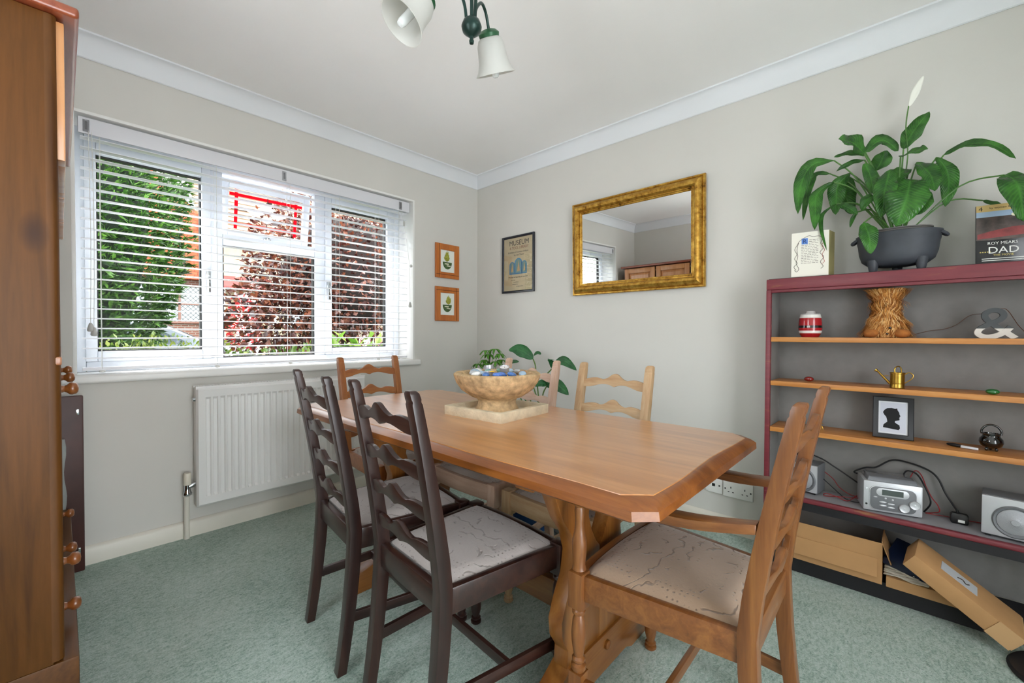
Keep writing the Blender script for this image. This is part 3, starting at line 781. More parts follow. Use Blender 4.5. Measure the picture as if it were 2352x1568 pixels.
def chair(label, W, fabric, loc, rotz, arms=False, rw_=0.325, fw=0.40, dep=0.385, group=None, name='dining_chair'):
    c = thing(name, label, 'chair', loc, rotz, group)
    ht = 0.932
    for s in (-1, 1):
        zs = [0, 0.06, 0.12, 0.2, 0.28, 0.36, 0.44, 0.52, 0.6, 0.68, 0.76, 0.84, 0.90]
        rings = []
        for z in zs:
            y = post_pt(z); wx = 0.017; wy = 0.019 if z > 0.3 else 0.0185 - 0.004 * (0.3 - z) / 0.3
            if z > 0.5: wy = 0.019 - 0.006 * (z - 0.5) / 0.43
            rings.append([(s * rw_ / 2 - wx, y - wy, z), (s * rw_ / 2 + wx, y - wy, z), (s * rw_ / 2 + wx, y + wy, z), (s * rw_ / 2 - wx, y + wy, z)])
        for z, k, dy in ((0.905, 0.80, 0.0), (0.912, 0.96, 0.0), (0.926, 0.9, -0.001), (ht, 0.6, -0.002)):
            y = post_pt(z) + dy; wx = 0.017 * (k if z > 0.91 else 1); wy = 0.0135 * k
            rings.append([(s * rw_ / 2 - wx, y - wy, z), (s * rw_ / 2 + wx, y - wy, z), (s * rw_ / 2 + wx, y + wy, z), (s * rw_ / 2 - wx, y + wy, z)])
        mk('back_post', G().loft(rings), W('z'), c, bevel=0.003)
    zsl = [0.502, 0.606, 0.710, 0.822]
    bo, to = slat_poly(rw_ - 0.02, 0.052)
    for z in zsl:
        y = post_pt(z + 0.03); lean = (post_pt(z + 0.07) - post_pt(z)) / 0.07
        rf = []; rb = []
        n = len(bo)
        g = G(); rows = []
        m_ = len(to)
        for i in range(n):
            x, zb = bo[i]
            ti = i / (n - 1) * (m_ - 1); k = min(int(ti), m_ - 2); fr_ = ti - k
            zt = to[k][1] * (1 - fr_) + to[k + 1][1] * fr_
            bow = -0.014 * (1 - (2 * x / (rw_ - 0.02)) ** 2)
            ring = []
            for zz, dy in ((zb, 0.008), (zb, -0.008), (zt, -0.007), (zt, 0.007)):
                ring.append((x, y + dy + bow + lean * (zz - 0.03), z + zz))
            rows.append(ring)
        mk('back_slat', g.loft(rows), W('x'), c, bevel=0.002, smooth=50)
    # seat rails
    zt, zb = 0.442, 0.375
    def rail(a, b, nm='seat_rail', w=0.022): mk(nm, G().bar((*a, (zt + zb) / 2), (*b, (zt + zb) / 2), w, zt - zb), W('x'), c, bevel=0.005)
    rail((-rw_ / 2, 0.0), (rw_ / 2, 0.0))
    rail((-rw_ / 2, 0.01), (-fw / 2, dep)); rail((rw_ / 2, 0.01), (fw / 2, dep))
    # curved front rail
    pts = [Vector((-fw / 2 + fw * i / 10, dep + 0.014 * (1 - (2 * i / 10 - 1) ** 2), 0)) for i in range(11)]
    rings = []
    for p in pts: rings.append([(p.x, p.y - 0.011, zb), (p.x, p.y + 0.011, zb), (p.x, p.y + 0.011, zt), (p.x, p.y - 0.011, zt)])
    mk('seat_rail', G().loft(rings), W('x'), c, bevel=0.004)
    # drop-in seat pad
    rows = []; N = 16
    for j in range(N + 1):
        v = j / N; row = []
        y = 0.022 + (dep - 0.022 - 0.006) * v
        hw = (rw_ / 2 - 0.010) * (1 - v) + (fw / 2 - 0.010) * v
        for i in range(N + 1):
            u = i / N
            eu = min(1, 9 * min(u, 1 - u)); ev = min(1, 9 * min(v, 1 - v))
            hgt = 0.018 * math.sqrt(max(0, eu * (2 - eu))) * math.sqrt(max(0, ev * (2 - ev))) + 0.012 * math.sin(PI * u) * math.sin(PI * v)
            yy = y + (0.014 * (1 - (2 * u - 1) ** 2) if v > 0.8 else 0) * max(0, (v - 0.8) / 0.2)
            row.append(((2 * u - 1) * hw, yy, 0.436 + hgt))
        rows.append(row)
    g = G().grid(rows); 
    bt = [[(x, y, 0.418) for x, y, z in r] for r in rows]
    g.loft([[*rows[0], *[r[-1] for r in rows[1:]], *rows[-1][::-1][1:], *[r[0] for r in rows[1:-1]][::-1]], [*bt[0], *[r[-1] for r in bt[1:]], *bt[-1][::-1][1:], *[r[0] for r in bt[1:-1]][::-1]]], caps=False)
    mk('seat_pad', g, fabric, c, smooth=60)
    # front legs
    for s in (-1, 1):
        x = s * fw / 2; q = 0.0215
        g = turned(0.0, 0.115, 0.019, 16, (x, dep)); 
        g.box(x - 0.0185, x + 0.0185, dep - 0.0185, dep + 0.0185, 0.115, 0.185)
        gt = turned(0.185, 0.355, 0.0195, 16, (x, dep)); k = len(g.v); g.v += gt.v; g.f += [[i + k for i in f] for f in gt.f]
        lg = mk('front_leg', g, W('z'), c, smooth=35)
        mk('leg_block', G().box(x - q, x + q, dep - q, dep + q, 0.352, 0.448), W('z'), c, bevel=0.006)
        if arms:
            pr = [(0.8, 0), (1.0, 0.03), (0.85, 0.08), (1.0, 0.25), (1.05, 0.38), (0.75, 0.5), (0.62, 0.62), (0.72, 0.78), (0.6, 0.82), (0.95, 0.86), (1.0, 0.93), (0.8, 1.0)]
            mk('arm_post', G().lathe([(0.0185 * a, 0.446 + 0.205 * b) for a, b in pr], 16, (x, dep, 0)), W('z'), c)
            yb = post_pt(0.64)
            rings = []
            for t in [i / 14 for i in range(15)]:
                y = (yb + 0.012) + (dep + 0.035 - yb - 0.012) * t
                xx = s * (rw_ / 2 + (fw / 2 - rw_ / 2) * min(1, t * 1.15) + 0.004 * math.sin(PI * t))
                zz = 0.668 - 0.02 * math.sin(PI * min(1, t * 1.25)) ; w = 0.016 + 0.009 * math.sin(PI * min(1, t * 1.1)) + (0.004 if t > 0.8 else 0); h = 0.011
                if t > 0.95: w *= 0.7
                rings.append([(xx - w, y, zz - h), (xx + w, y, zz - h), (xx + w, y, zz + h), (xx - w, y, zz + h)])
            mk('armrest', G().loft(rings), W('y'), c, bevel=0.004, smooth=50)
        # side stretcher
        mk('side_stretcher', G().bar((s * rw_ / 2, post_pt(0.16), 0.165), (x, dep, 0.150), 0.014, 0.032), W('y'), c, bevel=0.003)
    xm = (rw_ + fw) / 4
    mk('cross_stretcher', G().bar((-xm, dep * 0.52, 0.158), (xm, dep * 0.52, 0.158), 0.014, 0.030), W('x'), c, bevel=0.003)
    return c

DARK = lambda ax: wood('dark stained oak', '1c0e0c', '2c1713', ax, 0.34, 0.3, 1.0, '3c231b')
BROWN = lambda ax: wood('brown oak', '5e3415', '75461f', ax, 0.38, 0.25, 1.0, '8a5a2c')
HONEY = lambda ax: wood('honey oak', '80461c', '965a2a', ax, 0.4, 0.2, 1.0, 'a66c3a')
PALE = lambda ax: wood('stripped oak', 'a8835c', 'bb9a74', ax, 0.55, 0.05, 1.0, 'c9ae8c')
PALE2 = lambda ax: wood('pale pinkish oak', 'b3907a', 'c4a48e', ax, 0.55, 0.05, 1.0, 'd0b6a4')
FAB1 = fabric_mat('grey carved velvet', '857c77', 'a59d99'); FAB2 = fabric_mat('fawn carved velvet', '75604e', '9c836c'); FAB3 = fabric_mat('beige carved velvet', '8f857c', 'b3a89e')
GRP = 'ladder-back dining chairs'
chair('dark-stained ladder-back chair nearest the camera, left of the armchair', DARK, FAB1, (1.758, -1.828, 0), R(-4), group=GRP)
chair('dark-stained ladder-back chair in front of the radiator', DARK, FAB1, (1.297, -1.818, 0), R(-6), group=GRP)
chair('honey oak ladder-back chair at the window end of the table', HONEY, FAB3, (0.555, -1.258, 0), R(-90), rw_=0.335, group=GRP)
chair('pale stripped ladder-back chair on the far side beside the stone bowl', PALE2, FAB3, (1.300, -0.872, 0), R(180), group=GRP)
chair('pale brown ladder-back chair on the far side below the gilt mirror', PALE, FAB3, (1.785, -0.872, 0), R(180), group=GRP)
chair('brown oak ladder-back armchair at the near end of the table', BROWN, FAB2, (2.498, -1.322, 0), R(91), arms=True, rw_=0.35, fw=0.44, name='dining_armchair')

# ------------------------------------------------------------------ pine dresser at the left
PINE_SHADED = lambda ax: wood('varnished pine', '3e1e06', '523009', ax, 0.5, 0.0, 0.55, '623a12', spec=0.3, knots=True)  # pine darkened to carry the shade on the dresser's side
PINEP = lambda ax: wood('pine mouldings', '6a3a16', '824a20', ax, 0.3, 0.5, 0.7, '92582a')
dr = thing('pine_dresser', 'tall varnished pine dresser with turned knobs at the left edge', 'dresser', (0.095, -2.475, 0))
DW, DD = 1.225, 0.425                                      # local: x along the front, front face at y=0, body goes to -y
dc = [DW * i / 3 for i in range(4)]
mk('side_panel', G().box(DW - 0.02, DW, -DD, -0.012, 0.30, 1.775), PINE_SHADED('z'), dr, bevel=0.002)
mk('side_panel', G().box(0, 0.02, -DD, -0.012, 0.30, 1.775), PINE_SHADED('z'), dr, bevel=0.002)
mk('back_board', G().box(0.02, DW - 0.02, -DD, -DD + 0.012, 0.02, 1.77), PINE_SHADED('z'), dr)
def pil(x0, x1):
    pr = [(-0.014, x0), (-0.004, x0), (0.003, x0 + 0.004), (0.006, x0 + 0.010), (0.006, x1 - 0.010), (0.003, x1 - 0.004), (-0.004, x1), (-0.014, x1)]
    return G().loft([[(x, y, 0.305) for y, x in pr], [(x, y, 1.775) for y, x in pr]])
mk('pilaster', pil(DW - 0.035, DW), PINE_SHADED('z'), dr, smooth=50); mk('pilaster', pil(0, 0.035), PINEP('z'), dr, smooth=50)
mk('base_unit', G().box(0, DW, -DD, 0.030, 0.0, 0.300), PINE_SHADED('x'), dr, bevel=0.006)
mk('worktop', G().box(0.0, DW - 0.001, -DD, 0.008, 0.985, 1.005), PINEP('x'), dr, bevel=0.004)
mk('top_board', G().box(-0.035, DW + 0.02, -DD - 0.005, 0.042, 1.778, 1.802), wood('red pine edge', '6a2a18', '8c4628', 'x', 0.3, 0.5), dr, bevel=0.008, seg=3)
def knob(par, x, y, z, r=0.0165):
    pr = [(0.62, 0), (0.62, 0.1), (0.5, 0.35), (0.62, 0.55), (0.95, 0.78), (1.0, 1.0), (0.92, 1.3), (0.6, 1.5), (0.0, 1.55)]
    return mk('knob', G().lathe([(r * a, r * 1.35 * b) for a, b in pr], 18, (x, y, z), Matrix.Rotation(-PI / 2, 3, 'X')), PINEP('y'), par)
PINE_LIT = lambda ax: wood('lit pine doors', 'a0683a', 'b67c4a', ax, 0.3, 0.5, 0.6, 'c49060')  # same pine, lightened in colour for the window light on the doors
def panel_door(x0, x1, z0, z1, yf, kx=None, kz=None, pw_=0.055):
    g = G(); t = 0.018
    g.box(x0, x0 + pw_, yf - t, yf, z0, z1); g.box(x1 - pw_, x1, yf - t, yf, z0, z1)
    g.box(x0 + pw_, x1 - pw_, yf - t, yf, z0, z0 + pw_); g.box(x0 + pw_, x1 - pw_, yf - t, yf, z1 - pw_, z1)
    d = mk('door', g, PINE_LIT('z'), dr, bevel=0.003)
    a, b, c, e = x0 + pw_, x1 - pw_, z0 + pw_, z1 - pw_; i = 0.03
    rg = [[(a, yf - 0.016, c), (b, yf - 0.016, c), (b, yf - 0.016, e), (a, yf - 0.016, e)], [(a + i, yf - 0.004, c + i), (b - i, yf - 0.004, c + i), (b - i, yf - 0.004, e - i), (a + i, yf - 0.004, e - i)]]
    mk('door_panel', G().loft(rg), PINE_LIT('z'), d, smooth=0)
    if kx is not None: knob(d, kx, yf, kz)
    return d
for i in range(3):
    panel_door(dc[i] + 0.008, dc[i + 1] - 0.008, 1.455, 1.768, 0.018)
    panel_door(dc[i] + 0.01, dc[i + 1] - 0.01, 0.31, 0.83, 0.004, (dc[i] + dc[i + 1]) / 2 + 0.02, 0.345 if i != 1 else 0.352)
    d = mk('drawer', G().box(dc[i] + 0.01, dc[i + 1] - 0.01, -0.016, 0.004, 0.85, 0.975), PINE_SHADED('x'), dr, bevel=0.004)
    knob(d, (dc[i] + dc[i + 1]) / 2, 0.004, 0.912)
    gl_ = fr('glazed_door', dc[i] + 0.01, dc[i + 1] - 0.01, 1.01, 1.445, 0.04, -0.012, 0.004, UPVC, dr)
    # fr() builds in the yz plane: rebuild in xz
    bpy.data.objects.remove(gl_)
    g = G(); a, b = dc[i] + 0.01, dc[i + 1] - 0.01
    g.box(a, a + 0.04, -0.014, 0.004, 1.01, 1.445); g.box(b - 0.04, b, -0.014, 0.004, 1.01, 1.445); g.box(a + 0.04, b - 0.04, -0.014, 0.004, 1.01, 1.05); g.box(a + 0.04, b - 0.04, -0.014, 0.004, 1.405, 1.445)
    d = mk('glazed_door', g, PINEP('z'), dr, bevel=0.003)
    mk('pane', G().box(a + 0.04, b - 0.04, -0.008, -0.004, 1.05, 1.405), GLASS, d, smooth=0)
knob(dr, dc[3] - 0.19, 0.004, 0.462)
ch = mk('side_handle', G().lathe([(0.018, 0.0), (0.018, 0.006), (0.008, 0.010), (0.007, 0.026), (0.011, 0.030), (0.013, 0.036), (0.011, 0.044), (0.0, 0.046)], 18, (DW, -0.105, 0.585), Matrix.Rotation(PI / 2, 3, 'Y')), CHROME, dr)

dp = thing('dark_board', 'dark brown polished board standing between the dresser and the wall', 'board', (0.055, -2.47, 0))
mk('board_panel', G().box(-0.011, 0.011, -0.25, 0.068, 0.0, 0.782), plain('dark mahogany', '45231d', 0.45, var=0.25, vscale=6), dp, bevel=0.006)
for z in (0.71, 0.095): mk('brass_fitting', G().box(0.0105, 0.0135, 0.045, 0.055, z - 0.012, z + 0.012), CHROME, dp, bevel=0.001)
cl = thing('grey_cloth', 'pale grey cloth hung over the dark board beside the dresser', 'cloth', (0.082, -2.475, 0.1))
rows = []
for i in range(14):
    z = 0.50 - 0.46 * i / 13
    rows.append([(0.004 * math.sin(3 * j + i * 0.4) , -0.20 + 0.215 * j / 9 + 0.004 * math.sin(i * 1.1), z) for j in range(10)])
mk('fold', G().grid(rows), plain('grey cotton', 'a3a8a6', 0.95, var=0.1), cl, solid=0.006, smooth=60)

# ------------------------------------------------------------------ stone bowl, tray and the things in it
STONE = plain('weathered cast stone', 'c2a57e', 0.95, var=0.38, vscale=34, bump=1.0, bscale=80, spec=0.1, bdist=0.004)
STONE2 = plain('pale cast stone', 'd3c6ab', 0.95, var=0.16, vscale=20, bump=0.8, bscale=90, spec=0.1, bdist=0.003)
bcx, bcy, bz0 = 1.528, -1.268, 0.7415
tr = thing('stone_tray', 'square pale stone tray on the dining table', 'tray', (bcx, bcy, bz0), R(4))
g = G(); a = 0.148
def sq(h, z): return [(-h, -h, z), (h, -h, z), (h, h, z), (-h, h, z)]
g.loft([sq(a, 0), sq(a + 0.001, 0.038), sq(a - 0.022, 0.038), sq(a - 0.024, 0.012)], caps=True)
mk('tray_body', g, STONE2, tr, bevel=0.004)
bo_ = thing('stone_bowl', 'footed weathered stone bowl holding pebbles and tealights', 'bowl', (bcx, bcy, bz0 + 0.012))
prof = [(0.0, 0.0), (0.092, 0.0), (0.094, 0.006), (0.088, 0.014), (0.080, 0.030), (0.078, 0.042), (0.082, 0.047), (0.084, 0.052), (0.110, 0.062), (0.150, 0.088), (0.172, 0.118), (0.181, 0.142), (0.182, 0.150), (0.176, 0.155), (0.150, 0.153), (0.147, 0.148), (0.135, 0.142), (0.06, 0.138), (0.0, 0.137)]
prof = [(r * 0.955, z) for r, z in prof]
mk('bowl_body', G().lathe(prof, 56, caps=False), STONE, bo_, smooth=50)
rng = random.Random(11)
PEB = [('pale blue', '9fb9cf'), ('deep blue', '3f6fb4'), ('white', 'e4e4e2'), ('sea green', '7fae9c'), ('cobalt blue', '4d78c8'), ('amber', 'b07a44'), ('grey', 'b4b8bc')]
places = [(-0.10, -0.03), (-0.085, 0.03), (-0.06, -0.075), (-0.055, 0.075), (-0.01, -0.105), (0.035, -0.095), (0.075, -0.07), (0.10, -0.02), (0.105, 0.035), (0.07, 0.075), (0.02, 0.10), (-0.035, 0.105), (-0.115, 0.0), (0.055, -0.03), (-0.03, -0.05)]
bases = ['at the window side of the bowl', 'by the left rim of the bowl', 'at the front left of the bowl', 'at the back left of the bowl', 'at the front of the bowl', 'at the front beside the deep blue one', 'at the front right of the bowl', 'by the right rim of the bowl', 'at the right of the bowl towards the wall', 'at the back right of the bowl', 'at the back of the bowl', 'at the back beside the tealights', 'against the left rim of the bowl', 'right of the tealights in the bowl', 'left of the front tealight in the bowl']
for k, (px, py) in enumerate(places):
    nm, cc = PEB[[0, 3, 6, 3, 2, 1, 4, 1, 0, 5, 6, 0, 2, 4, 0][k]]
    rad_ = math.hypot(px, py)
    zb = bz0 + 0.012 + 0.138 + max(0, (rad_ - 0.055)) * 0.06 + 0.011
    mt = plain('pebble ' + nm, cc, 0.12, coat=0.6, var=0.15, vscale=60)
    g = G().ell((0, 0, 0), (0.020 + 0.006 * rng.random(), 0.015 + 0.004 * rng.random(), 0.0105), 14, 8)
    o = mk('glass_pebble', g, mt, None, smooth=60, loc=(bcx + px, bcy + py, zb + 0.001), rot=(rng.uniform(-.25, .25), rng.uniform(-.25, .25), rng.uniform(0, 3)))
    tag(o, nm + ' polished pebble ' + bases[k], 'pebble', 'polished pebbles in the stone bowl')
TIN = plain('tealight tin', 'c9cbd2', 0.3, metal=0.7); WAX = plain('white wax', 'eceae8', 0.5)
def tealight(x, y, z, tilt, label):
    o = thing('tealight', label, 'candle', (bcx + x, bcy + y, z), group='tealights in the stone bowl', rot=(tilt[0], tilt[1], 0))
    mk('cup', G().lathe([(0.0, 0), (0.0185, 0), (0.019, 0.002), (0.019, 0.0165), (0.0198, 0.017), (0.0192, 0.0165), (0.0185, 0.014)], 24, caps=False), TIN, o)
    mk('wax', G().lathe([(0, 0.004), (0.0184, 0.004), (0.0184, 0.0135), (0.004, 0.0135), (0, 0.0128)], 20), WAX, o)
    mk('wick', G().tube([(0, 0, 0.012), (0.001, 0, 0.018)], 0.0008, 6), INK, o)
zt_ = bz0 + 0.152
tealight(0.0, -0.045, zt_ + 0.004, (0.1, 0.0), 'lower tealight at the front of the stone bowl')
tealight(-0.035, -0.012, zt_ + 0.026, (0.05, -0.15), 'upper left tealight on the pebbles in the stone bowl')
tealight(0.03, 0.012, zt_ + 0.022, (0.25, 0.2), 'upper right tilted tealight in the stone bowl')
fl = thing('yellow_flower', 'tiny yellow flower lying between the tealights in the bowl', 'flower', (bcx + 0.025, bcy - 0.052, zt_ + 0.022))
for k in range(5):
    t = 2 * PI * k / 5
    mk('petal', G().ell((0.006 * math.cos(t), 0.006 * math.sin(t), 0), (0.0055, 0.004, 0.002), 10, 6, Matrix.Rotation(t, 3, 'Z')), plain('yellow petal', 'e8c02a', 0.6), fl)

# ------------------------------------------------------------------ leaves
def leaf_obj(parent, pts, width, mat, stem_pts=None, stem_mat=None, stem_r=0.0025, up=(0, -0.3, 1), fold=0.18, wave=0.06, seed=0, name='leaf', shape=0.42):
    """pts: midrib control points from blade base to tip"""
    P = spline([Vector(p) for p in pts], max(3, int(14 / (len(pts) - 1))))
    rr = random.Random(seed); ph = rr.uniform(0, 6)
    n = len(P); rows = []; upv = Vector(up)
    for i, p in enumerate(P):
        t = i / (n - 1)
        d = (P[min(i + 1, n - 1)] - P[max(i - 1, 0)]).normalized()
        sd = d.cross(upv)
        if sd.length < 1e-3: sd = Vector((1, 0, 0))
        sd.normalize(); nr = sd.cross(d).normalized()
        w = width / 2 * (math.sin(PI * min(1, t ** 0.75)) ** 0.8 if t < 1 else 0)
        w = width / 2 * max(0.0, (t / shape) ** 0.6 if t < shape else math.cos((t - shape) / (1 - shape) * PI / 2) ** 0.85) if t > 0 else 0.001
        row = []
        for k in (-1, -0.5, 0, 0.5, 1):
            wv = wave * width * math.sin(ph + t * 15 + (2 if k > 0 else 0)) * abs(k)
            row.append(p + sd * (w * k) + nr * (fold * abs(k) * w + wv * (1 if 0.05 < t < 0.95 else 0)))
        rows.append(row)
    lf = mk(name, G().grid(rows), mat, parent, smooth=70, solid=0.0012)
    uv = lf.data.uv_layers.new(name='leaf')
    for lp in lf.data.loops:
        i, k = divmod(lp.vertex_index, 5); uv.data[lp.index].uv = (k / 4, i / (n - 1))
    if stem_pts:
        mk('petiole', G().tube([Vector(p) for p in stem_pts], stem_r, 7, 5), stem_mat or mat, lf)
    return lf
LILY = leafmat('peace lily leaf', '23531a', '4f9236', None, 0.15, 0.24, vein=True); LSTEM = plain('green stem', '4d7a34', 0.4)

LEAVES = [
    ([(2.727, -0.2, 1.668), (2.716, -0.27, 1.576), (2.69, -0.29, 1.476)], 0.132, [(2.694, -0.14, 1.475), (2.712, -0.173, 1.619), (2.727, -0.2, 1.668)]),
    ([(2.666, -0.17, 1.731), (2.653, -0.24, 1.63), (2.645, -0.27, 1.521)], 0.073, [(2.687, -0.134, 1.475), (2.676, -0.154, 1.651), (2.666, -0.17, 1.731)]),
    ([(2.583, -0.16, 1.819), (2.548, -0.2, 1.861), (2.504, -0.24, 1.879)], 0.090, [(2.677, -0.132, 1.475), (2.626, -0.147, 1.706), (2.583, -0.16, 1.819)]),
    ([(2.583, -0.12, 1.84), (2.635, -0.1, 1.88), (2.687, -0.09, 1.824)], 0.061, [(2.677, -0.124, 1.475), (2.625, -0.122, 1.717), (2.583, -0.12, 1.84)]),
    ([(2.482, -0.16, 1.82), (2.407, -0.18, 1.815), (2.37, -0.21, 1.727), (2.364, -0.23, 1.597)], 0.066, [(2.665, -0.132, 1.475), (2.564, -0.147, 1.717), (2.482, -0.16, 1.82)]),
    ([(2.46, -0.1, 1.786), (2.403, -0.11, 1.788), (2.382, -0.13, 1.712), (2.369, -0.14, 1.585)], 0.040, [(2.662, -0.12, 1.475), (2.551, -0.109, 1.7), (2.46, -0.1, 1.786)]),
    ([(2.482, -0.15, 1.729), (2.427, -0.18, 1.684), (2.425, -0.21, 1.602), (2.426, -0.23, 1.517)], 0.052, [(2.665, -0.13, 1.475), (2.564, -0.141, 1.667), (2.482, -0.15, 1.729)]),
    ([(2.533, -0.11, 1.768), (2.494, -0.12, 1.721), (2.488, -0.13, 1.657), (2.488, -0.14, 1.589)], 0.069, [(2.671, -0.122, 1.475), (2.595, -0.115, 1.683), (2.533, -0.11, 1.768)]),
    ([(2.531, -0.09, 1.755), (2.516, -0.08, 1.688), (2.537, -0.07, 1.597)], 0.079, [(2.671, -0.118, 1.475), (2.594, -0.103, 1.676), (2.531, -0.09, 1.755)]),
    ([(2.703, -0.11, 1.821), (2.732, -0.1, 1.885), (2.777, -0.09, 1.954)], 0.066, [(2.692, -0.122, 1.475), (2.698, -0.115, 1.697), (2.703, -0.11, 1.821)]),
    ([(2.696, -0.17, 1.775), (2.733, -0.22, 1.766), (2.772, -0.25, 1.756)], 0.057, [(2.691, -0.134, 1.475), (2.693, -0.154, 1.674), (2.696, -0.17, 1.775)]),
    ([(2.744, -0.15, 1.745), (2.779, -0.2, 1.677), (2.794, -0.23, 1.601)], 0.063, [(2.696, -0.13, 1.475), (2.723, -0.141, 1.66), (2.744, -0.15, 1.745)]),
    ([(2.8, -0.1, 1.764), (2.828, -0.11, 1.701), (2.834, -0.12, 1.63), (2.825, -0.12, 1.56)], 0.061, [(2.703, -0.12, 1.475), (2.756, -0.109, 1.676), (2.8, -0.1, 1.764)]),
    ([(2.82, -0.09, 1.77), (2.877, -0.1, 1.789), (2.942, -0.12, 1.763), (2.999, -0.14, 1.691)], 0.041, [(2.706, -0.118, 1.475), (2.768, -0.103, 1.681), (2.82, -0.09, 1.77)]),
    ([(2.971, -0.16, 1.635), (2.995, -0.22, 1.577), (3.005, -0.26, 1.445)], 0.098, [(2.724, -0.132, 1.475), (2.86, -0.147, 1.623), (2.971, -0.16, 1.635)]),
    ([(2.924, -0.11, 1.566), (2.952, -0.12, 1.545), (2.978, -0.12, 1.533)], 0.022, [(2.718, -0.122, 1.475), (2.831, -0.115, 1.58), (2.924, -0.11, 1.566)]),
    ([(2.591, -0.25, 1.515), (2.609, -0.28, 1.455), (2.617, -0.29, 1.381)], 0.061, [(2.678, -0.15, 1.475), (2.63, -0.205, 1.543), (2.591, -0.25, 1.515)]),
    ([(2.618, -0.2, 1.629), (2.599, -0.22, 1.612), (2.583, -0.24, 1.568)], 0.044, [(2.681, -0.14, 1.475), (2.647, -0.173, 1.6), (2.618, -0.2, 1.629)]),
    ([(2.582, -0.13, 1.804), (2.536, -0.15, 1.796), (2.491, -0.17, 1.768)], 0.029, [(2.677, -0.126, 1.475), (2.625, -0.128, 1.697), (2.582, -0.13, 1.804)]),
    ([(2.618, -0.1, 1.758), (2.636, -0.09, 1.798), (2.644, -0.08, 1.841)], 0.070, [(2.681, -0.12, 1.475), (2.647, -0.109, 1.668), (2.618, -0.1, 1.758)]),
    ([(2.584, -0.16, 1.78), (2.605, -0.18, 1.715), (2.615, -0.19, 1.639)], 0.048, [(2.677, -0.132, 1.475), (2.626, -0.147, 1.684), (2.584, -0.16, 1.78)]),
    ([(2.721, -0.12, 1.731), (2.696, -0.15, 1.712), (2.678, -0.17, 1.665)], 0.061, [(2.694, -0.124, 1.475), (2.709, -0.122, 1.649), (2.721, -0.12, 1.731)]),
    ([(2.772, -0.18, 1.618), (2.764, -0.22, 1.561), (2.737, -0.24, 1.516)], 0.053, [(2.7, -0.136, 1.475), (2.739, -0.16, 1.594), (2.772, -0.18, 1.618)]),
    ([(2.491, -0.15, 1.633), (2.447, -0.18, 1.591), (2.445, -0.2, 1.525), (2.467, -0.21, 1.427)], 0.018, [(2.666, -0.13, 1.475), (2.57, -0.141, 1.613), (2.491, -0.15, 1.633)]),
    ([(2.503, -0.19, 1.622), (2.54, -0.22, 1.589), (2.57, -0.24, 1.553)], 0.038, [(2.668, -0.138, 1.475), (2.577, -0.167, 1.606), (2.503, -0.19, 1.622)]),
    ([(2.566, -0.2, 1.573), (2.553, -0.21, 1.547), (2.545, -0.22, 1.509)], 0.016, [(2.675, -0.14, 1.475), (2.615, -0.173, 1.574), (2.566, -0.2, 1.573)]),
    ([(2.584, -0.13, 1.822), (2.534, -0.14, 1.842), (2.48, -0.15, 1.839)], 0.031, [(2.677, -0.126, 1.475), (2.626, -0.128, 1.707), (2.584, -0.13, 1.822)]),
]
FLSTEM = [(2.701, -0.11, 1.616), (2.716, -0.11, 1.788), (2.709, -0.11, 1.906), (2.716, -0.11, 1.99)]
SPATHE = [(2.718, -0.11, 1.987), (2.736, -0.11, 2.041), (2.758, -0.11, 2.094)]
PHIL = [
    ([(0.894, -0.3, 0.896), (0.852, -0.33, 0.935), (0.796, -0.36, 0.96), (0.743, -0.38, 0.954)], 0.061),
    ([(0.864, -0.26, 0.917), (0.882, -0.24, 0.936), (0.897, -0.22, 0.926)], 0.020),
    ([(1.038, -0.28, 0.839), (1.111, -0.3, 0.89), (1.181, -0.32, 0.889), (1.272, -0.34, 0.845)], 0.047),
    ([(1.038, -0.28, 0.842), (1.045, -0.3, 0.897), (1.045, -0.32, 0.894)], 0.034),
    ([(1.01, -0.3, 0.729), (0.99, -0.32, 0.744), (0.942, -0.34, 0.722)], 0.038),
    ([(1.01, -0.3, 0.732), (1.018, -0.32, 0.759), (1.014, -0.34, 0.779)], 0.034),
    ([(1.014, -0.3, 0.729), (1.108, -0.32, 0.742), (1.214, -0.34, 0.692)], 0.053),
    ([(0.706, -0.35, 0.85), (0.761, -0.36, 0.873), (0.83, -0.37, 0.879)], 0.023),
    ([(0.724, -0.35, 0.812), (0.743, -0.36, 0.8), (0.73, -0.37, 0.787)], 0.020),
    ([(0.862, -0.3, 0.661), (0.849, -0.31, 0.634), (0.856, -0.32, 0.6)], 0.026),
]

# ------------------------------------------------------------------ bookcase (local origin at its front-left floor corner)
BX, BY = 2.243, -0.22
bk = thing('bookcase', 'maroon and grey painted bookcase with pine shelves', 'bookcase', (BX, BY, 0))
BW, BD = 1.16, 0.195
def maroon():
    m, nt, b = nodes_of('worn maroon paint')
    vec = _coords(nt, (3, 20, 20)); n = _noise(nt, vec, 2.0, 5, 0.6)
    nt.links.new(_ramp(nt, n, [(0.30, '8a5a3a'), (0.40, '7a3038'), (0.7, '6c2630')]), b.inputs['Base Color'])
    b.inputs['Roughness'].default_value = 0.4
    return m
MAR = maroon(); GREYB = plain('grey painted back', '7c7a78', 0.7, var=0.08, vscale=14, bump=0.25, bscale=50); BLK = plain('black painted board', '17161a', 0.6)
SHW = lambda: wood('pine shelf', 'a4642a', 'bd7c3a', 'x', 0.45, 0.15, 1.0, 'cd9350')
g = G().box(0, 0.02, 0.0, 0.022, 0.0, 1.27)
mk('side_edge', g, MAR, bk, bevel=0.003)
mk('side_panel', G().box(0.002, 0.02, 0.022, BD, 0.0, 1.31), GREYB, bk)
mk('side_panel', G().box(BW - 0.02, BW, 0.0, BD, 0.0, 1.31), MAR, bk)
mk('back_panel', G().box(0.02, BW - 0.02, BD - 0.01, BD, 0.075, 1.30), GREYB, bk)
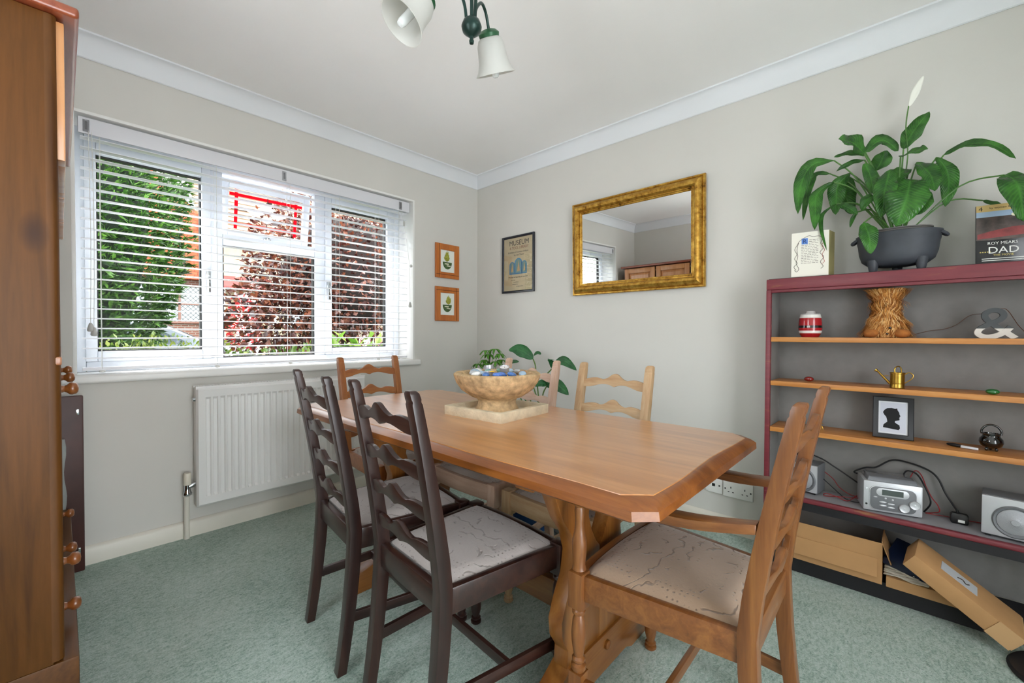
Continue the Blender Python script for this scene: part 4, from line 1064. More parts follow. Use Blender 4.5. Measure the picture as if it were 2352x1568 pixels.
mk('top_board', G().box(0, BW, 0.0, BD, 1.270, 1.319), MAR, bk, bevel=0.004)
mk('top_lip', G().box(0.012, BW, 0.004, 0.022, 1.257, 1.270), MAR, bk, bevel=0.003)
mk('top_surface', G().box(0.004, BW - 0.004, 0.03, BD, 1.319, 1.3235), BLK, bk)
for z in (1.053, 0.852, 0.640):
    mk('shelf', G().box(0.022, BW - 0.02, 0.0, BD - 0.012, z - 0.021, z), SHW(), bk, bevel=0.002)
mk('base_shelf', G().box(0.02, BW - 0.02, 0.02, BD - 0.012, 0.320, 0.339), plain('grey painted shelf', '9a999d', 0.5), bk)
mk('base_edge', G().box(0.0, BW, -0.004, 0.02, 0.320, 0.341), MAR, bk, bevel=0.008, seg=3)
mk('apron', G().box(0.02, BW - 0.02, 0.002, 0.018, 0.286, 0.320), BLK, bk)
mk('bottom_shelf', G().box(0.02, BW - 0.02, 0.006, BD - 0.012, 0.058, 0.072), BLK, bk)
mk('plinth', G().box(0.02, BW - 0.02, 0.01, 0.028, 0.0, 0.058), BLK, bk)
TOPZ, S1, S2, S3, S4, S5 = 1.3235, 1.053, 0.852, 0.640, 0.339, 0.072

# greetings card
card = thing('greetings_card', 'cream card with illuminated lettering at the left of the bookcase top', 'card', (2.338, -0.205, TOPZ), R(6))
CARDM = plain('cream card', 'e9e6da', 0.7); SPAR = plain('olive card', '9a9060', 0.7); 
mk('front_leaf', G().box(0, 0.135, -0.001, 0.0, 0, 0.195), CARDM, card, smooth=0)
mk('back_leaf', G().prism([(0.135, 0.0), (0.1362, 0.0), (0.154, 0.065), (0.1528, 0.066)], 'xy', 0, 0.193), SPAR, card, smooth=0)
BLUEI = plain('illuminated blue', '5b86cf', 0.6); GREYI = plain('grey ink', '6a625e', 0.8); ROSE = plain('rose ink', 'b86a62', 0.8)
cz = lambda x, z: (x, -0.0015, z)
mk('initial_block', G().box(0.037, 0.060, -0.0016, -0.001, 0.142, 0.168), BLUEI, card, smooth=0)
text('lettering', 'R', 0.026, plain('dark blue ink', '26407e', 0.6), card, mat4((0.0485, -0.0018, 0.146), (1, 0, 0), (0, 0, 1)))
rng = random.Random(5)
for k in range(15):
    z = 0.158 - k * 0.0072
    x = 0.064 if k < 3 else 0.036
    while x < 0.094:
        w = rng.uniform(0.005, 0.013); mk('script_line', G().box(x, min(x + w, 0.098), -0.0014, -0.001, z, z + 0.0016), GREYI, card, smooth=0); x += w + 0.003
def vine(pts): mk('vine_border', G().tube([cz(*p) for p in pts], 0.0009, 5, 5), ROSE if rng.random() < .3 else GREYI, card)
vine([(0.018, 0.03), (0.010, 0.045), (0.022, 0.06), (0.012, 0.08), (0.02, 0.10), (0.012, 0.12), (0.02, 0.14), (0.03, 0.158), (0.05, 0.172), (0.065, 0.178)])
vine([(0.012, 0.03), (0.02, 0.022), (0.028, 0.035), (0.018, 0.06), (0.024, 0.09), (0.02, 0.12), (0.026, 0.15)])
vine([(0.065, 0.178), (0.08, 0.172), (0.10, 0.172), (0.112, 0.16), (0.106, 0.14), (0.116, 0.12), (0.104, 0.10), (0.118, 0.08), (0.106, 0.06), (0.116, 0.04), (0.108, 0.03)])
vine([(0.108, 0.165), (0.12, 0.15), (0.11, 0.13), (0.12, 0.11), (0.112, 0.09), (0.12, 0.06), (0.11, 0.05)])

# glossy dark boxed card with lettering
dv = thing('boxed_film_card', 'dark glossy film-style card with DAD title on the bookcase top', 'card', (2.905, -0.165, TOPZ), R(8), rot=(R(-4), 0, R(8)))
mk('cover', G().box(0, 0.155, -0.004, 0.004, 0.0, 0.215), plain('black gloss card', '16171a', 0.2), dv, bevel=0.002)
mk('header_strip', G().box(0.001, 0.154, -0.0046, -0.004, 0.190, 0.2145), plain('gold header', 'd6b878', 0.4), dv, smooth=0)
mk('photo_sky', G().box(0.001, 0.154, -0.0046, -0.004, 0.170, 0.190), plain('print sky', '9fb6cf', 0.4), dv, smooth=0)
mk('photo_band', G().box(0.001, 0.154, -0.0046, -0.004, 0.085, 0.170), plain('print street', '4a3f3a', 0.4, var=0.7, vscale=30), dv, smooth=0)
mk('photo_car', G().prism([(0.004, 0.090), (0.154, 0.100), (0.154, 0.130), (0.09, 0.128), (0.04, 0.118), (0.004, 0.108)], 'xz', -0.005, -0.004), plain('print red car', '8a3434', 0.4, var=0.3, vscale=40), dv, smooth=0)
DVW = plain('white print', 'e6e6e2', 0.5); DVD_ = plain('dark print', '30281c', 0.5)
def dt(s_, x, z, size, mt=DVW, xs=1): text('lettering', s_, size, mt, dv, mat4((x, -0.0049, z), (1, 0, 0), (0, 0, 1)), xs=xs)
dt('4', 0.012, 0.194, 0.022, DVD_); dt('by women & men', 0.07, 0.199, 0.010, DVD_); dt('ROY MEARS', 0.066, 0.068, 0.014); dt('DAD', 0.068, 0.036, 0.034, xs=1.05); dt('THE MOVIE', 0.068, 0.026, 0.010, plain('gold print', 'cdbb6a', 0.5))
for z in (0.016, 0.009): mk('print_line', G().box(0.015, 0.15, -0.0047, -0.004, z, z + 0.0026), DVW, dv, smooth=0)
for k in range(5): mk('print_star', G().box(0.010 + 0.006 * k, 0.0135 + 0.006 * k, -0.0047, -0.004, 0.040, 0.0435), plain('gold print', 'cdbb6a', 0.5), dv, smooth=0)
mk('street_light', G().prism([(0.095 + 0.008 * math.cos(t), 0.172 + 0.006 * math.sin(t)) for t in [2 * PI * i / 12 for i in range(12)]], 'xz', -0.0048, -0.004), plain('print glow', 'f2edd0', 0.5), dv, smooth=0)

# cauldron planter and peace lily
IRON = plain('grey cast iron', '3d4148', 0.55, var=0.12, vscale=20, bump=0.1, bscale=60)
pc = thing('cauldron_planter', 'grey cast iron cauldron planter on the bookcase top', 'planter', (2.690, -0.125, TOPZ))
sc_ = Matrix.Diagonal((1.0, 0.72, 1.0)).to_3x3()
prof = [(0.0, 0.020), (0.05, 0.020), (0.09, 0.026), (0.112, 0.045), (0.121, 0.075), (0.125, 0.11), (0.128, 0.122), (0.128, 0.127), (0.129, 0.142), (0.133, 0.147), (0.133, 0.152), (0.127, 0.154), (0.122, 0.150), (0.115, 0.11), (0.0, 0.10)]
mk('pot_body', G().lathe(prof, 44, (0, 0, 0), sc_, caps=False), IRON, pc, smooth=45)
for x, y in ((-0.072, -0.045), (0.072, -0.045), (0.0, 0.055)):
    mk('foot', G().lathe([(0.0125, 0.0), (0.0135, 0.004), (0.019, 0.034), (0.022, 0.046)], 16, (x, y, 0)), IRON, pc)
for s in (-1, 1):
    mk('lug', G().tube([(s * 0.126, -0.018, 0.142), (s * 0.142, -0.014, 0.13), (s * 0.142, 0.014, 0.13), (s * 0.126, 0.018, 0.142)], 0.006, 8, 4), IRON, pc)
pl = thing('peace_lily', 'peace lily plant with glossy arching leaves in the cauldron planter', 'plant', (2.690, -0.125, TOPZ + 0.105))
O_ = Vector(pl.location)
mk('nursery_pot', G().lathe([(0.085, 0.0), (0.100, 0.058), (0.106, 0.060), (0.106, 0.064), (0.099, 0.063), (0.093, 0.045), (0.0, 0.043)], 36, (0, 0, 0), Matrix.Diagonal((1, 0.70, 1)).to_3x3(), caps=False), plain('grey plastic pot', '6f6c69', 0.5), pl)
for k, (pts, w, st) in enumerate(LEAVES):
    leaf_obj(pl, [Vector(p) - O_ for p in pts], w, LILY, [Vector(p) - O_ for p in st], LSTEM, 0.0028, seed=k, fold=0.22, wave=0.075, up=(0.15, -0.9, 0.6))
fl_ = mk('flower_stem', G().tube([Vector(p) - O_ for p in [(2.695, -0.12, 1.47)] + FLSTEM], 0.0022, 7, 5), LSTEM, pl)
leaf_obj(pl, [Vector(p) - O_ for p in SPATHE], 0.026, plain('white spathe', 'f0f0e6', 0.5), seed=3, fold=0.35, wave=0.0, name='spathe', up=(0.3, -1.0, 0.1))

# ---------------- shelf 1
jar = thing('striped_jar', 'red and white striped jar with black belt band on the upper shelf', 'jar', (2.402, -0.135, S1))
RJ = plain('red glaze', 'a31a22', 0.2, coat=0.5); WJ = plain('white glaze', 'e6e4df', 0.2, coat=0.5); KJ = plain('black glaze band', '17181a', 0.2, coat=0.5)
JP = [(0.032, 0.0), (0.036, 0.006), (0.043, 0.022), (0.0455, 0.040), (0.045, 0.055), (0.0435, 0.075), (0.041, 0.090), (0.038, 0.103), (0.034, 0.110)]
def jr(z):
    for (r0, z0), (r1, z1) in zip(JP, JP[1:]):
        if z0 <= z <= z1: return r0 + (r1 - r0) * (z - z0) / (z1 - z0)
    return JP[-1][0]
for nm, z0, z1, mt in (('jar_base', 0.0, 0.018, RJ), ('white_band', 0.018, 0.030, WJ), ('red_band', 0.030, 0.042, RJ), ('black_belt', 0.042, 0.053, KJ), ('red_body', 0.053, 0.087, RJ), ('white_rim', 0.087, 0.101, WJ)):
    zs = [z0 + (z1 - z0) * i / 4 for i in range(5)]
    mk(nm, G().lathe([(0.0, z0)] + [(jr(z), z) for z in zs] + [(0.0, z1)], 30), mt, jar, smooth=30)
mk('buckle', G().box(-0.006, 0.006, -0.0468, -0.044, 0.043, 0.052), plain('grey buckle', 'b8b8b8', 0.3), jar, bevel=0.001)
mk('lid', G().lathe([(0.0385, 0.101), (0.036, 0.106), (0.019, 0.107), (0.018, 0.118), (0.0, 0.119)], 24), plain('grey silicone lid', 'b4b0ae', 0.4), jar, smooth=30)

toy = thing('shaggy_toy', 'shaggy orange fur toy upside down on the upper shelf', 'toy', (2.660, -0.115, S1))
ORF = leafmat('orange fur', '9c5a20', 'd8984a', 'f0c88a', 0.1, 0.7)
tp = [(0.02, 0.0), (0.070, 0.004), (0.074, 0.025), (0.062, 0.06), (0.050, 0.095), (0.034, 0.135), (0.048, 0.165), (0.060, 0.19), (0.04, 0.2), (0.0, 0.201)]
sy = Matrix.Diagonal((1.0, 0.72, 1.0)).to_3x3()
body = mk('body', G().lathe(tp, 30, (0, 0, 0), sy, caps=False), plain('orange plush', 'a4642a', 0.9, var=0.3, vscale=40), toy, smooth=60)
rng = random.Random(21)
g = G()
for k in range(3400):
    z = rng.uniform(0.004, 0.197); t = rng.uniform(0, 2 * PI)
    r = 0
    for (r0, z0), (r1, z1) in zip(tp, tp[1:]):
        if z0 <= z <= z1: r = r0 + (r1 - r0) * (z - z0) / max(1e-6, z1 - z0)
    n = Vector((math.cos(t), 0.72 * math.sin(t), 0)); p = Vector((r * n.x, r * n.y, z))
    dr_ = rng.choice((1, -1)) if 0.1 < z < 0.16 else (-1 if z < 0.1 else 1)
    cl_ = noise.noise_vector(p * 28)
    d = Vector((cl_.x * 0.9, cl_.y * 0.4, dr_ * 0.8 + cl_.z)).normalized()
    L = rng.uniform(0.022, 0.046); w = Vector((-n.y, n.x, 0)).normalized() * rng.uniform(0.0010, 0.0026)
    p1 = p + n * (0.008 + 0.008 * rng.random()) + d * L * 0.5; p2 = p + n * (0.002 + 0.016 * rng.random()) + d * L
    for q in (p1, p2):
        q.z = min(max(q.z, 0.001), 0.202); q.y = min(max(q.y, -0.085), 0.075)
    g.add([p - w, p + w, p1 + w * 0.8, p1 - w * 0.8, p2], [[0, 1, 2, 3], [3, 2, 4]])
stuff(mk('fur', g, ORF, toy, smooth=0))
for x in (-0.045, 0.05):
    mk('paw', G().ell((x, -0.048, 0.018), (0.026, 0.022, 0.018), 16, 10), plain('orange plush', 'a4642a', 0.9), toy)
mk('eye', G().ell((0.014, -0.064, 0.040), (0.005, 0.004, 0.005), 12, 8), BLACKG, toy)
mk('nose', G().ell((0.006, -0.064, 0.016), (0.005, 0.004, 0.004), 12, 8), BLACKG, toy)

amp = thing('ampersand_ornament', 'grey and white ampersand ornament on the upper shelf', 'ornament', (2.958, -0.14, S1))
AP = spline([Vector((x, 0, z)) for x, z in ((0.050, 0.000), (0.024, 0.024), (-0.002, 0.048), (-0.022, 0.071), (-0.024, 0.090), (-0.006, 0.102), (0.014, 0.097), (0.020, 0.081), (0.010, 0.066), (-0.014, 0.052), (-0.036, 0.036), (-0.042, 0.018), (-0.026, 0.006), (-0.002, 0.008), (0.022, 0.022), (0.038, 0.042))], 6)
g = G(); rings = []
for i, p in enumerate(AP):
    d = (AP[min(i + 1, len(AP) - 1)] - AP[max(i - 1, 0)]).normalized(); nrm = Vector((-d.z, 0, d.x)); hw = 0.0085
    q = [p + nrm * hw, p - nrm * hw]
    for w_ in q: w_.z = max(w_.z, 0.0)
    e_ = 0.010 + 0.002 * i / len(AP)
    rings.append([q[0] + Vector((0, -e_, 0)), q[1] + Vector((0, -e_, 0)), q[1] + Vector((0, e_, 0)), q[0] + Vector((0, e_, 0))])
g.loft(rings)
me = bpy.data.meshes.new('amp'); me.from_pydata([tuple(p) for p in g.v], [], g.f)
GA = plain('grey ornament paint', '3c4042', 0.5); WA = plain('white ornament paint', 'd9d5cd', 0.6)
for nm, keep_low, mt in (('upper_half', False, GA), ('lower_half', True, WA)):
    bm = bmesh.new(); bm.from_mesh(me)
    bmesh.ops.remove_doubles(bm, verts=bm.verts, dist=1e-6)
    r_ = bmesh.ops.bisect_plane(bm, geom=bm.verts[:] + bm.edges[:] + bm.faces[:], plane_co=(0, 0, 0.036), plane_no=(0, 0, 1), clear_outer=keep_low, clear_inner=not keep_low)
    bmesh.ops.holes_fill(bm, edges=bm.edges, sides=0); bmesh.ops.recalc_face_normals(bm, faces=bm.faces)
    m2 = bpy.data.meshes.new(nm); bm.to_mesh(m2); bm.free(); m2.materials.clear(); m2.materials.append(mt)
    o = bpy.data.objects.new(nm, m2); COL.objects.link(o); o.parent = amp
fw_ = mk('fairy_wire', G().tube([(2.745, -0.06, 1.066), (2.79, -0.05, 1.082), (2.83, -0.045, 1.088), (2.865, -0.05, 1.105), (2.90, -0.055, 1.14), (2.93, -0.09, 1.146), (2.955, -0.12, 1.150), (2.985, -0.122, 1.16), (3.02, -0.09, 1.10), (3.05, -0.08, 1.056)], 0.0009, 6, 6), plain('copper wire', '7a5038', 0.4, metal=0.8))
tag(fw_, 'thin copper fairy-light wire trailing behind the ampersand', 'wire')

# ---------------- shelf 2
def pebble(x, y, z, r, c, label, nm):
    o = mk('glass_stone', G().ell((0, 0, r[2]), r, 20, 12), plain(nm, c, 0.08, coat=1.0), None, smooth=60, loc=(x, y, z))
    return tag(o, label, 'stone')
pebble(2.400, -0.135, S2, (0.019, 0.016, 0.0115), '7e1212', 'shiny red glass stone at the left of the middle shelf', 'red glass')
pebble(2.952, -0.185, S2, (0.018, 0.016, 0.0105), '12652c', 'shiny green glass stone at the right of the middle shelf', 'green glass')
wc = thing('watering_can', 'miniature brass watering can on the middle shelf', 'watering can', (2.699, -0.18, S2))
mk('can_body', G().lathe([(0.0, 0.0), (0.0225, 0.0), (0.0235, 0.002), (0.0225, 0.004), (0.0222, 0.018), (0.0232, 0.0195), (0.0222, 0.021), (0.0222, 0.058), (0.0238, 0.060), (0.0235, 0.063), (0.0215, 0.062), (0.0208, 0.008), (0.0, 0.006)], 30, caps=False), BRASS, wc, smooth=30)
mk('spout', G().tube([(-0.021, 0, 0.016), (-0.042, 0, 0.042), (-0.061, 0, 0.066)], [0.005, 0.0038, 0.003], 10, 4), BRASS, wc)
mk('rose', G().lathe([(0.003, 0.0), (0.0075, 0.008), (0.0075, 0.010), (0, 0.0105)], 14, (-0.060, 0, 0.064), Matrix.Rotation(-0.9, 3, 'Y')), BRASS, wc)
mk('brace', G().tube([(-0.021, 0, 0.046), (-0.035, 0, 0.049), (-0.044, 0, 0.046)], 0.0012, 6, 3), BRASS, wc)
mk('side_handle', G().tube([(0.022, 0, 0.056), (0.034, 0, 0.064), (0.045, 0, 0.056), (0.044, 0, 0.044), (0.034, 0, 0.032), (0.0222, 0, 0.022)], 0.0018, 8, 5), BRASS, wc)
mk('top_handle', G().tube([(-0.008, -0.008, 0.062), (-0.008, -0.008, 0.078), (0.0, 0.0, 0.087), (0.009, 0.006, 0.082), (0.012, 0.008, 0.060)], 0.0024, 8, 5), BRASS, wc)
mk('half_cover', G().prism([(0.021 * math.cos(t), 0.021 * math.sin(t)) for t in [-PI / 2 + PI * i / 12 for i in range(13)]], 'xy', 0.060, 0.062), BRASS, wc)

# ---------------- shelf 3
bs = thing('brass_stand', 'small brass stand with thin legs at the left of the lower shelf', 'ornament', (2.428, -0.13, S3))
mk('crossbar', G().tube([(-0.03, 0, 0.016), (0, 0, 0.021), (0.022, 0, 0.014), (0.026, 0, 0.0)], 0.0018, 8, 4), BRASS, bs)
mk('pin', G().tube([(0.019, 0, 0.0), (0.019, 0, 0.026)], 0.0016, 8).box(0.012, 0.027, -0.003, 0.003, 0.026, 0.029), BRASS, bs)
mk('cup', G().lathe([(0, 0.016), (0.008, 0.018), (0.006, 0.03), (0.004, 0.033), (0, 0.033)], 14, (-0.004, 0, 0)), BRASS, bs)
mk('leg', G().tube([(-0.03, 0, 0.016), (-0.032, 0, 0.0)], 0.0016, 8), BRASS, bs)
mk('ring', G().tube([(0.014 * math.cos(t), 0.014 * math.sin(t), 0.0415) for t in [2 * PI * i / 20 for i in range(21)]], 0.0015, 6), BRASS, bs)
mk('ring_stem', G().tube([(-0.004, 0, 0.032), (-0.012, 0, 0.040)], 0.0016, 6), BRASS, bs)
pf = thing('silhouette_frame', 'black framed silhouette portrait standing on the lower shelf', 'picture', (2.687, -0.135, S3 + 0.001), R(3), rot=(R(-6), 0, R(3)))
fwid, fht = 0.126, 0.168
mk('frame', sweep_frame(fwid, fht, [(0, 0), (0, 0.014), (0.002, 0.016), (0.016, 0.012), (0.018, 0.009), (0.018, 0)]).xf(Matrix.Translation((0, 0, fht / 2))), plain('black wood frame', '17181c', 0.35), pf, smooth=30)
mk('mount', G().box(-fwid / 2 + 0.016, fwid / 2 - 0.016, -0.005, -0.001, 0.016, fht - 0.016), plain('white silhouette mount', 'd8dbe0', 0.6), pf, smooth=0)
mk('inner_mount', fr('x', 0, 0.1, 0, 0.1, 0.01, 0, 0.01, MATW, pf) and G().box(-fwid / 2 + 0.024, fwid / 2 - 0.024, -0.0054, -0.001, 0.024, fht - 0.024), plain('bluish paper', 'c6cad6', 0.7), pf, smooth=0)
for o in [o for o in COL.objects if o.name == 'x']: bpy.data.objects.remove(o)
sil = [(-0.030, 0.042), (0.018, 0.036), (0.022, 0.044), (0.020, 0.056), (0.012, 0.061), (0.006, 0.066), (0.007, 0.072), (0.014, 0.074), (0.0195, 0.0755), (0.0205, 0.080), (0.019, 0.083), (0.021, 0.086), (0.0195, 0.089), (0.0235, 0.0925), (0.020, 0.099), (0.019, 0.107), (0.014, 0.116), (0.013, 0.123), (0.006, 0.121), (-0.004, 0.124), (-0.017, 0.122), (-0.026, 0.114), (-0.031, 0.104), (-0.027, 0.094), (-0.021, 0.086), (-0.018, 0.074), (-0.017, 0.066), (-0.025, 0.058), (-0.029, 0.052)]
mk('silhouette', G().prism(sil, 'xz', -0.0062, -0.005), plain('black paper', '121316', 0.8), pf, smooth=0)
pn = thing('penknife', 'black and white penknife lying on the lower shelf', 'knife', (2.882, -0.145, S3), R(-22))
mk('handle', G().ell((-0.02, 0, 0.0065), (0.024, 0.008, 0.0065), 18, 10), BLACKP, pn)
mk('blade_case', G().loft([[(x, -w, 0.002), (x, w, 0.002), (x, w * 0.7, 0.010), (x, -w * 0.7, 0.010)] for x, w in ((-0.002, 0.006), (0.015, 0.0065), (0.036, 0.0045), (0.044, 0.002))]), plain('white plastic', 'dadde2', 0.3), pn, bevel=0.001)
cd = thing('black_cauldron', 'small shiny black cauldron ornament with hoop handle', 'ornament', (2.957, -0.125, S3))
mk('pot', G().lathe([(0.0, 0.010), (0.014, 0.010), (0.027, 0.018), (0.032, 0.032), (0.030, 0.044), (0.024, 0.052), (0.0225, 0.056), (0.0245, 0.061), (0.025, 0.064), (0.022, 0.064), (0.020, 0.056), (0.0, 0.030)], 32, caps=False), BLACKG, cd, smooth=50)
mk('hoop_handle', G().tube([(-0.0235, 0, 0.060), (-0.0245, 0, 0.074), (-0.014, 0, 0.090), (0, 0, 0.095), (0.014, 0, 0.090), (0.0245, 0, 0.074), (0.0235, 0, 0.060)], 0.0036, 10, 5), BLACKG, cd)
for t in (R(215), R(325), R(90)): mk('foot', G().ell((0.015 * math.cos(t), 0.015 * math.sin(t), 0.006), (0.005, 0.005, 0.0062), 10, 8), BLACKG, cd)

# ---------------- stereo set on the base shelf
SILV = plain('silver plastic', 'c4c6ca', 0.35, metal=0.35); DGREY = plain('dark grey plastic', '6a6c70', 0.4); GRIL = plain('speaker grille', 'a9abb0', 0.45, metal=0.4, bump=0.5, bscale=400)
def speaker(label, x, y, rz, w=0.135, h=0.135, d=0.10):
    o = thing('speaker', label, 'speaker', (x, y, S4), rz, group='silver stereo speakers')
    mk('cabinet', G().box(-w / 2, w / 2, 0, d, 0.006, h), DGREY, o, bevel=0.004)
    mk('front_baffle', G().box(-w / 2, w / 2, -0.008, 0.004, 0.010, h - 0.002), SILV, o, bevel=0.004)
    RX = Matrix.Rotation(PI / 2, 3, 'X')
    c = (0.008, -0.006, h * 0.47)
    mk('grille_ring', G().lathe([(0.046, 0.0), (0.056, 0.0), (0.056, 0.004), (0.052, 0.008), (0.046, 0.006)], 40, c, RX, caps=False), DGREY, o)
    mk('grille', G().lathe([(0.0, 0.012), (0.010, 0.0118), (0.012, 0.010), (0.030, 0.009), (0.044, 0.005), (0.047, 0.0)], 40, c, RX, caps=False), GRIL, o)
    for s in (-1, 1): mk('foot', G().box(s * w * 0.38 - 0.006, s * w * 0.38 + 0.006, 0.004, 0.016, 0.0, 0.007), BLACKP, o)
    return o
speaker('silver speaker at the left of the stereo, behind the armchair', 2.372, -0.130, R(-9))
speaker('silver speaker at the right end of the stereo shelf', 3.005, -0.178, R(-6), 0.145, 0.150)
st = thing('cd_stereo', 'compact silver CD stereo on the base shelf', 'stereo', (2.690, -0.168, S4), R(12), rot=(0, 0, R(14)))
w, h, d = 0.184, 0.138, 0.115
mk('body', G().box(-w / 2, w / 2, -0.004, d, 0.004, h - 0.012), SILV, st, bevel=0.006)
mk('top_lid', G().loft([[(-w / 2 + 0.012, 0.0, h - 0.012), (w / 2 - 0.012, 0.0, h - 0.012), (w / 2 - 0.012, d - 0.004, h - 0.012), (-w / 2 + 0.012, d - 0.004, h - 0.012)], [(-w / 2 + 0.02, 0.012, h + 0.004), (w / 2 - 0.02, 0.012, h + 0.004), (w / 2 - 0.02, d - 0.012, h + 0.006), (-w / 2 + 0.02, d - 0.012, h + 0.006)]]), plain('smoked lid', '777a80', 0.12, coat=0.5), st, bevel=0.004)
def rrect(x0, x1, z0, z1, r, n=6):
    out = []
    for cx, cz_, a in ((x1 - r, z0 + r, -PI / 2), (x1 - r, z1 - r, 0), (x0 + r, z1 - r, PI / 2), (x0 + r, z0 + r, PI)):
        out += [(cx + r * math.cos(a + PI / 2 * i / n), cz_ + r * math.sin(a + PI / 2 * i / n)) for i in range(n + 1)]
    return out
mk('front_trim', G().prism(rrect(-0.073, 0.075, 0.010, 0.110, 0.024), 'xz', -0.0065, -0.003), SILV, st, bevel=0.001)
mk('front_panel', G().prism(rrect(-0.070, 0.072, 0.013, 0.107, 0.022), 'xz', -0.0085, -0.003), DGREY, st, bevel=0.001)
mk('display_surround', G().prism(rrect(-0.052, 0.050, 0.070, 0.103, 0.016), 'xz', -0.0105, -0.003), SILV, st, bevel=0.001)
mk('display', G().box(-0.034, 0.032, -0.0115, -0.009, 0.076, 0.098), plain('lcd', '4a5250', 0.15), st, smooth=0)
RX = Matrix.Rotation(PI / 2, 3, 'X')
for x, z in ((0.035, 0.034), (0.066, 0.052)): mk('dial', G().lathe([(0.017, 0.0), (0.017, 0.006), (0.0155, 0.008), (0.0135, 0.007), (0.0, 0.0085)], 28, (x, -0.008, z), RX, caps=False), SILV, st)
for x, z, a, b in ((-0.030, 0.046, 0.012, 0.004), (-0.004, 0.042, 0.012, 0.004), (-0.030, 0.032, 0.012, 0.004), (-0.004, 0.028, 0.012, 0.004), (-0.054, 0.064, 0.007, 0.003)):
    mk('button', G().ell((x, -0.0085, z), (a, 0.003, b), 16, 8), SILV, st)
for x, z, r in ((-0.022, 0.063, 0.0035), (0.0, 0.060, 0.0035), (-0.082, 0.094, 0.005)): mk('button', G().ell((x, -0.0085 if x > -0.08 else -0.005, z), (r, 0.003, r), 12, 8), plain('pale button', 'dfe3e6', 0.3), st)
mk('headphone_jack', G().lathe([(0.004, 0), (0.004, 0.001), (0, 0.001)], 12, (-0.082, -0.0045, 0.030), RX), BLACKP, st)
for s in (-1, 1): mk('foot', G().box(s * 0.075 - 0.008, s * 0.075 + 0.008, 0.01, 0.03, 0, 0.005), BLACKP, st)
WBK = plain('black cable', '101114', 0.45); WRD = plain('red cable', '8c1418', 0.45)
def cable(pts, r, mt, label): return tag(mk('cable', G().tube([Vector(p) for p in pts], r, 8, 6), mt), label, 'cable')
zf = S4 + 0.004
cable([(2.315, -0.06, 0.44), (2.36, -0.06, 0.505), (2.436, -0.07, 0.497), (2.491, -0.08, 0.470), (2.551, -0.09, 0.436), (2.590, -0.075, 0.405)], 0.0032, WBK, 'black cable arching over the left speaker to the stereo')
cable([(2.60, -0.06, 0.45), (2.562, -0.08, 0.462), (2.599, -0.075, 0.488), (2.634, -0.06, 0.494), (2.685, -0.06, 0.535), (2.741, -0.055, 0.533), (2.796, -0.055, 0.515), (2.824, -0.06, 0.488), (2.845, -0.07, 0.438), (2.866, -0.08, 0.400), (2.876, -0.088, 0.383)], 0.0034, WBK, 'black mains cable looping over the stereo to the plug')
cable([(2.716, -0.05, 0.46), (2.731, -0.05, 0.497), (2.762, -0.06, 0.492), (2.785, -0.085, 0.455), (2.800, -0.09, 0.415), (2.802, -0.085, 0.385), (2.785, -0.07, zf + 0.004)], 0.003, WBK, 'short black cable looping down beside the stereo')
cable([(2.738, -0.048, 0.46), (2.756, -0.05, 0.503), (2.775, -0.06, 0.492), (2.79, -0.075, 0.45), (2.806, -0.085, 0.415), (2.822, -0.09, 0.392), (2.828, -0.095, 0.368), (2.808, -0.08, 0.352), (2.79, -0.07, zf), (2.84, -0.06, zf), (2.95, -0.05, zf)], 0.0018, WRD, 'red speaker wire curling right of the stereo')
cable([(2.445, -0.045, 0.435), (2.485, -0.06, 0.410), (2.511, -0.07, 0.378), (2.55, -0.085, 0.360), (2.595, -0.085, 0.355)], 0.0018, WRD, 'red speaker wire running down from the left speaker')
cable([(2.595, -0.10, 0.358), (2.53, -0.115, 0.352), (2.465, -0.125, zf), (2.468, -0.13, 0.356), (2.507, -0.125, 0.350), (2.545, -0.13, zf), (2.575, -0.10, 0.366)], 0.0018, WRD, 'red speaker wire bundled left of the stereo')
cable([(2.45, -0.06, 0.40), (2.50, -0.085, 0.365), (2.54, -0.11, zf), (2.58, -0.12, zf), (2.596, -0.10, 0.352)], 0.0018, WBK, 'black speaker wire bundled left of the stereo')
pg = thing('plug_adapter', 'black mains plug adapter with white label on the base shelf', 'plug', (2.882, -0.098, S4))
mk('housing', G().loft([[(x * s, y * s, z) for x, y in ((-0.024, -0.016), (0.024, -0.016), (0.026, 0.014), (-0.026, 0.014))] for z, s in ((0.0, 0.9), (0.008, 1.0), (0.032, 1.0), (0.040, 0.8))]), BLACKP, pg, bevel=0.004)
mk('cable_boot', G().tube([(-0.004, -0.002, 0.036), (-0.006, 0.004, 0.048)], [0.006, 0.004], 10), BLACKP, pg)
mk('white_label', G().box(-0.004, 0.014, -0.0168, -0.0155, 0.008, 0.018), DVW, pg, smooth=0)

# ---------------- boxes on the bottom shelf
CARD_ = plain('brown cardboard', 'b48a5e', 0.8, var=0.06, vscale=10, spec=0.2)
b1 = thing('cardboard_box', 'open cardboard box with raised flap at the left under the bookcase', 'box', (2.508, -0.240, S5))
w, h, d, t = 0.158, 0.172, 0.21, 0.003
g = G(); g.box(-w, w, 0, t, 0.0, h - 0.008); g.box(-w, w, d - t, d, 0, h); g.box(-w, -w + t, t, d - t, 0, h); g.box(w - t, w, t, d - t, 0, h); g.box(-w, w, t, d - t, 0, t)
mk('carton', g, CARD_, b1, smooth=0)
mk('front_flap', G().bar((0, -0.0015, 0.100), (0, -0.014, 0.030), 2 * w - 0.03, 0.003, (0, 1, 0)), CARD_, b1, smooth=0)
mk('top_flap', G().bar((0, d * 0.5, h + 0.018), (0, d - 0.004, h + 0.001), 2 * w, 0.003, (0, 0, 1)), CARD_, b1, smooth=0)
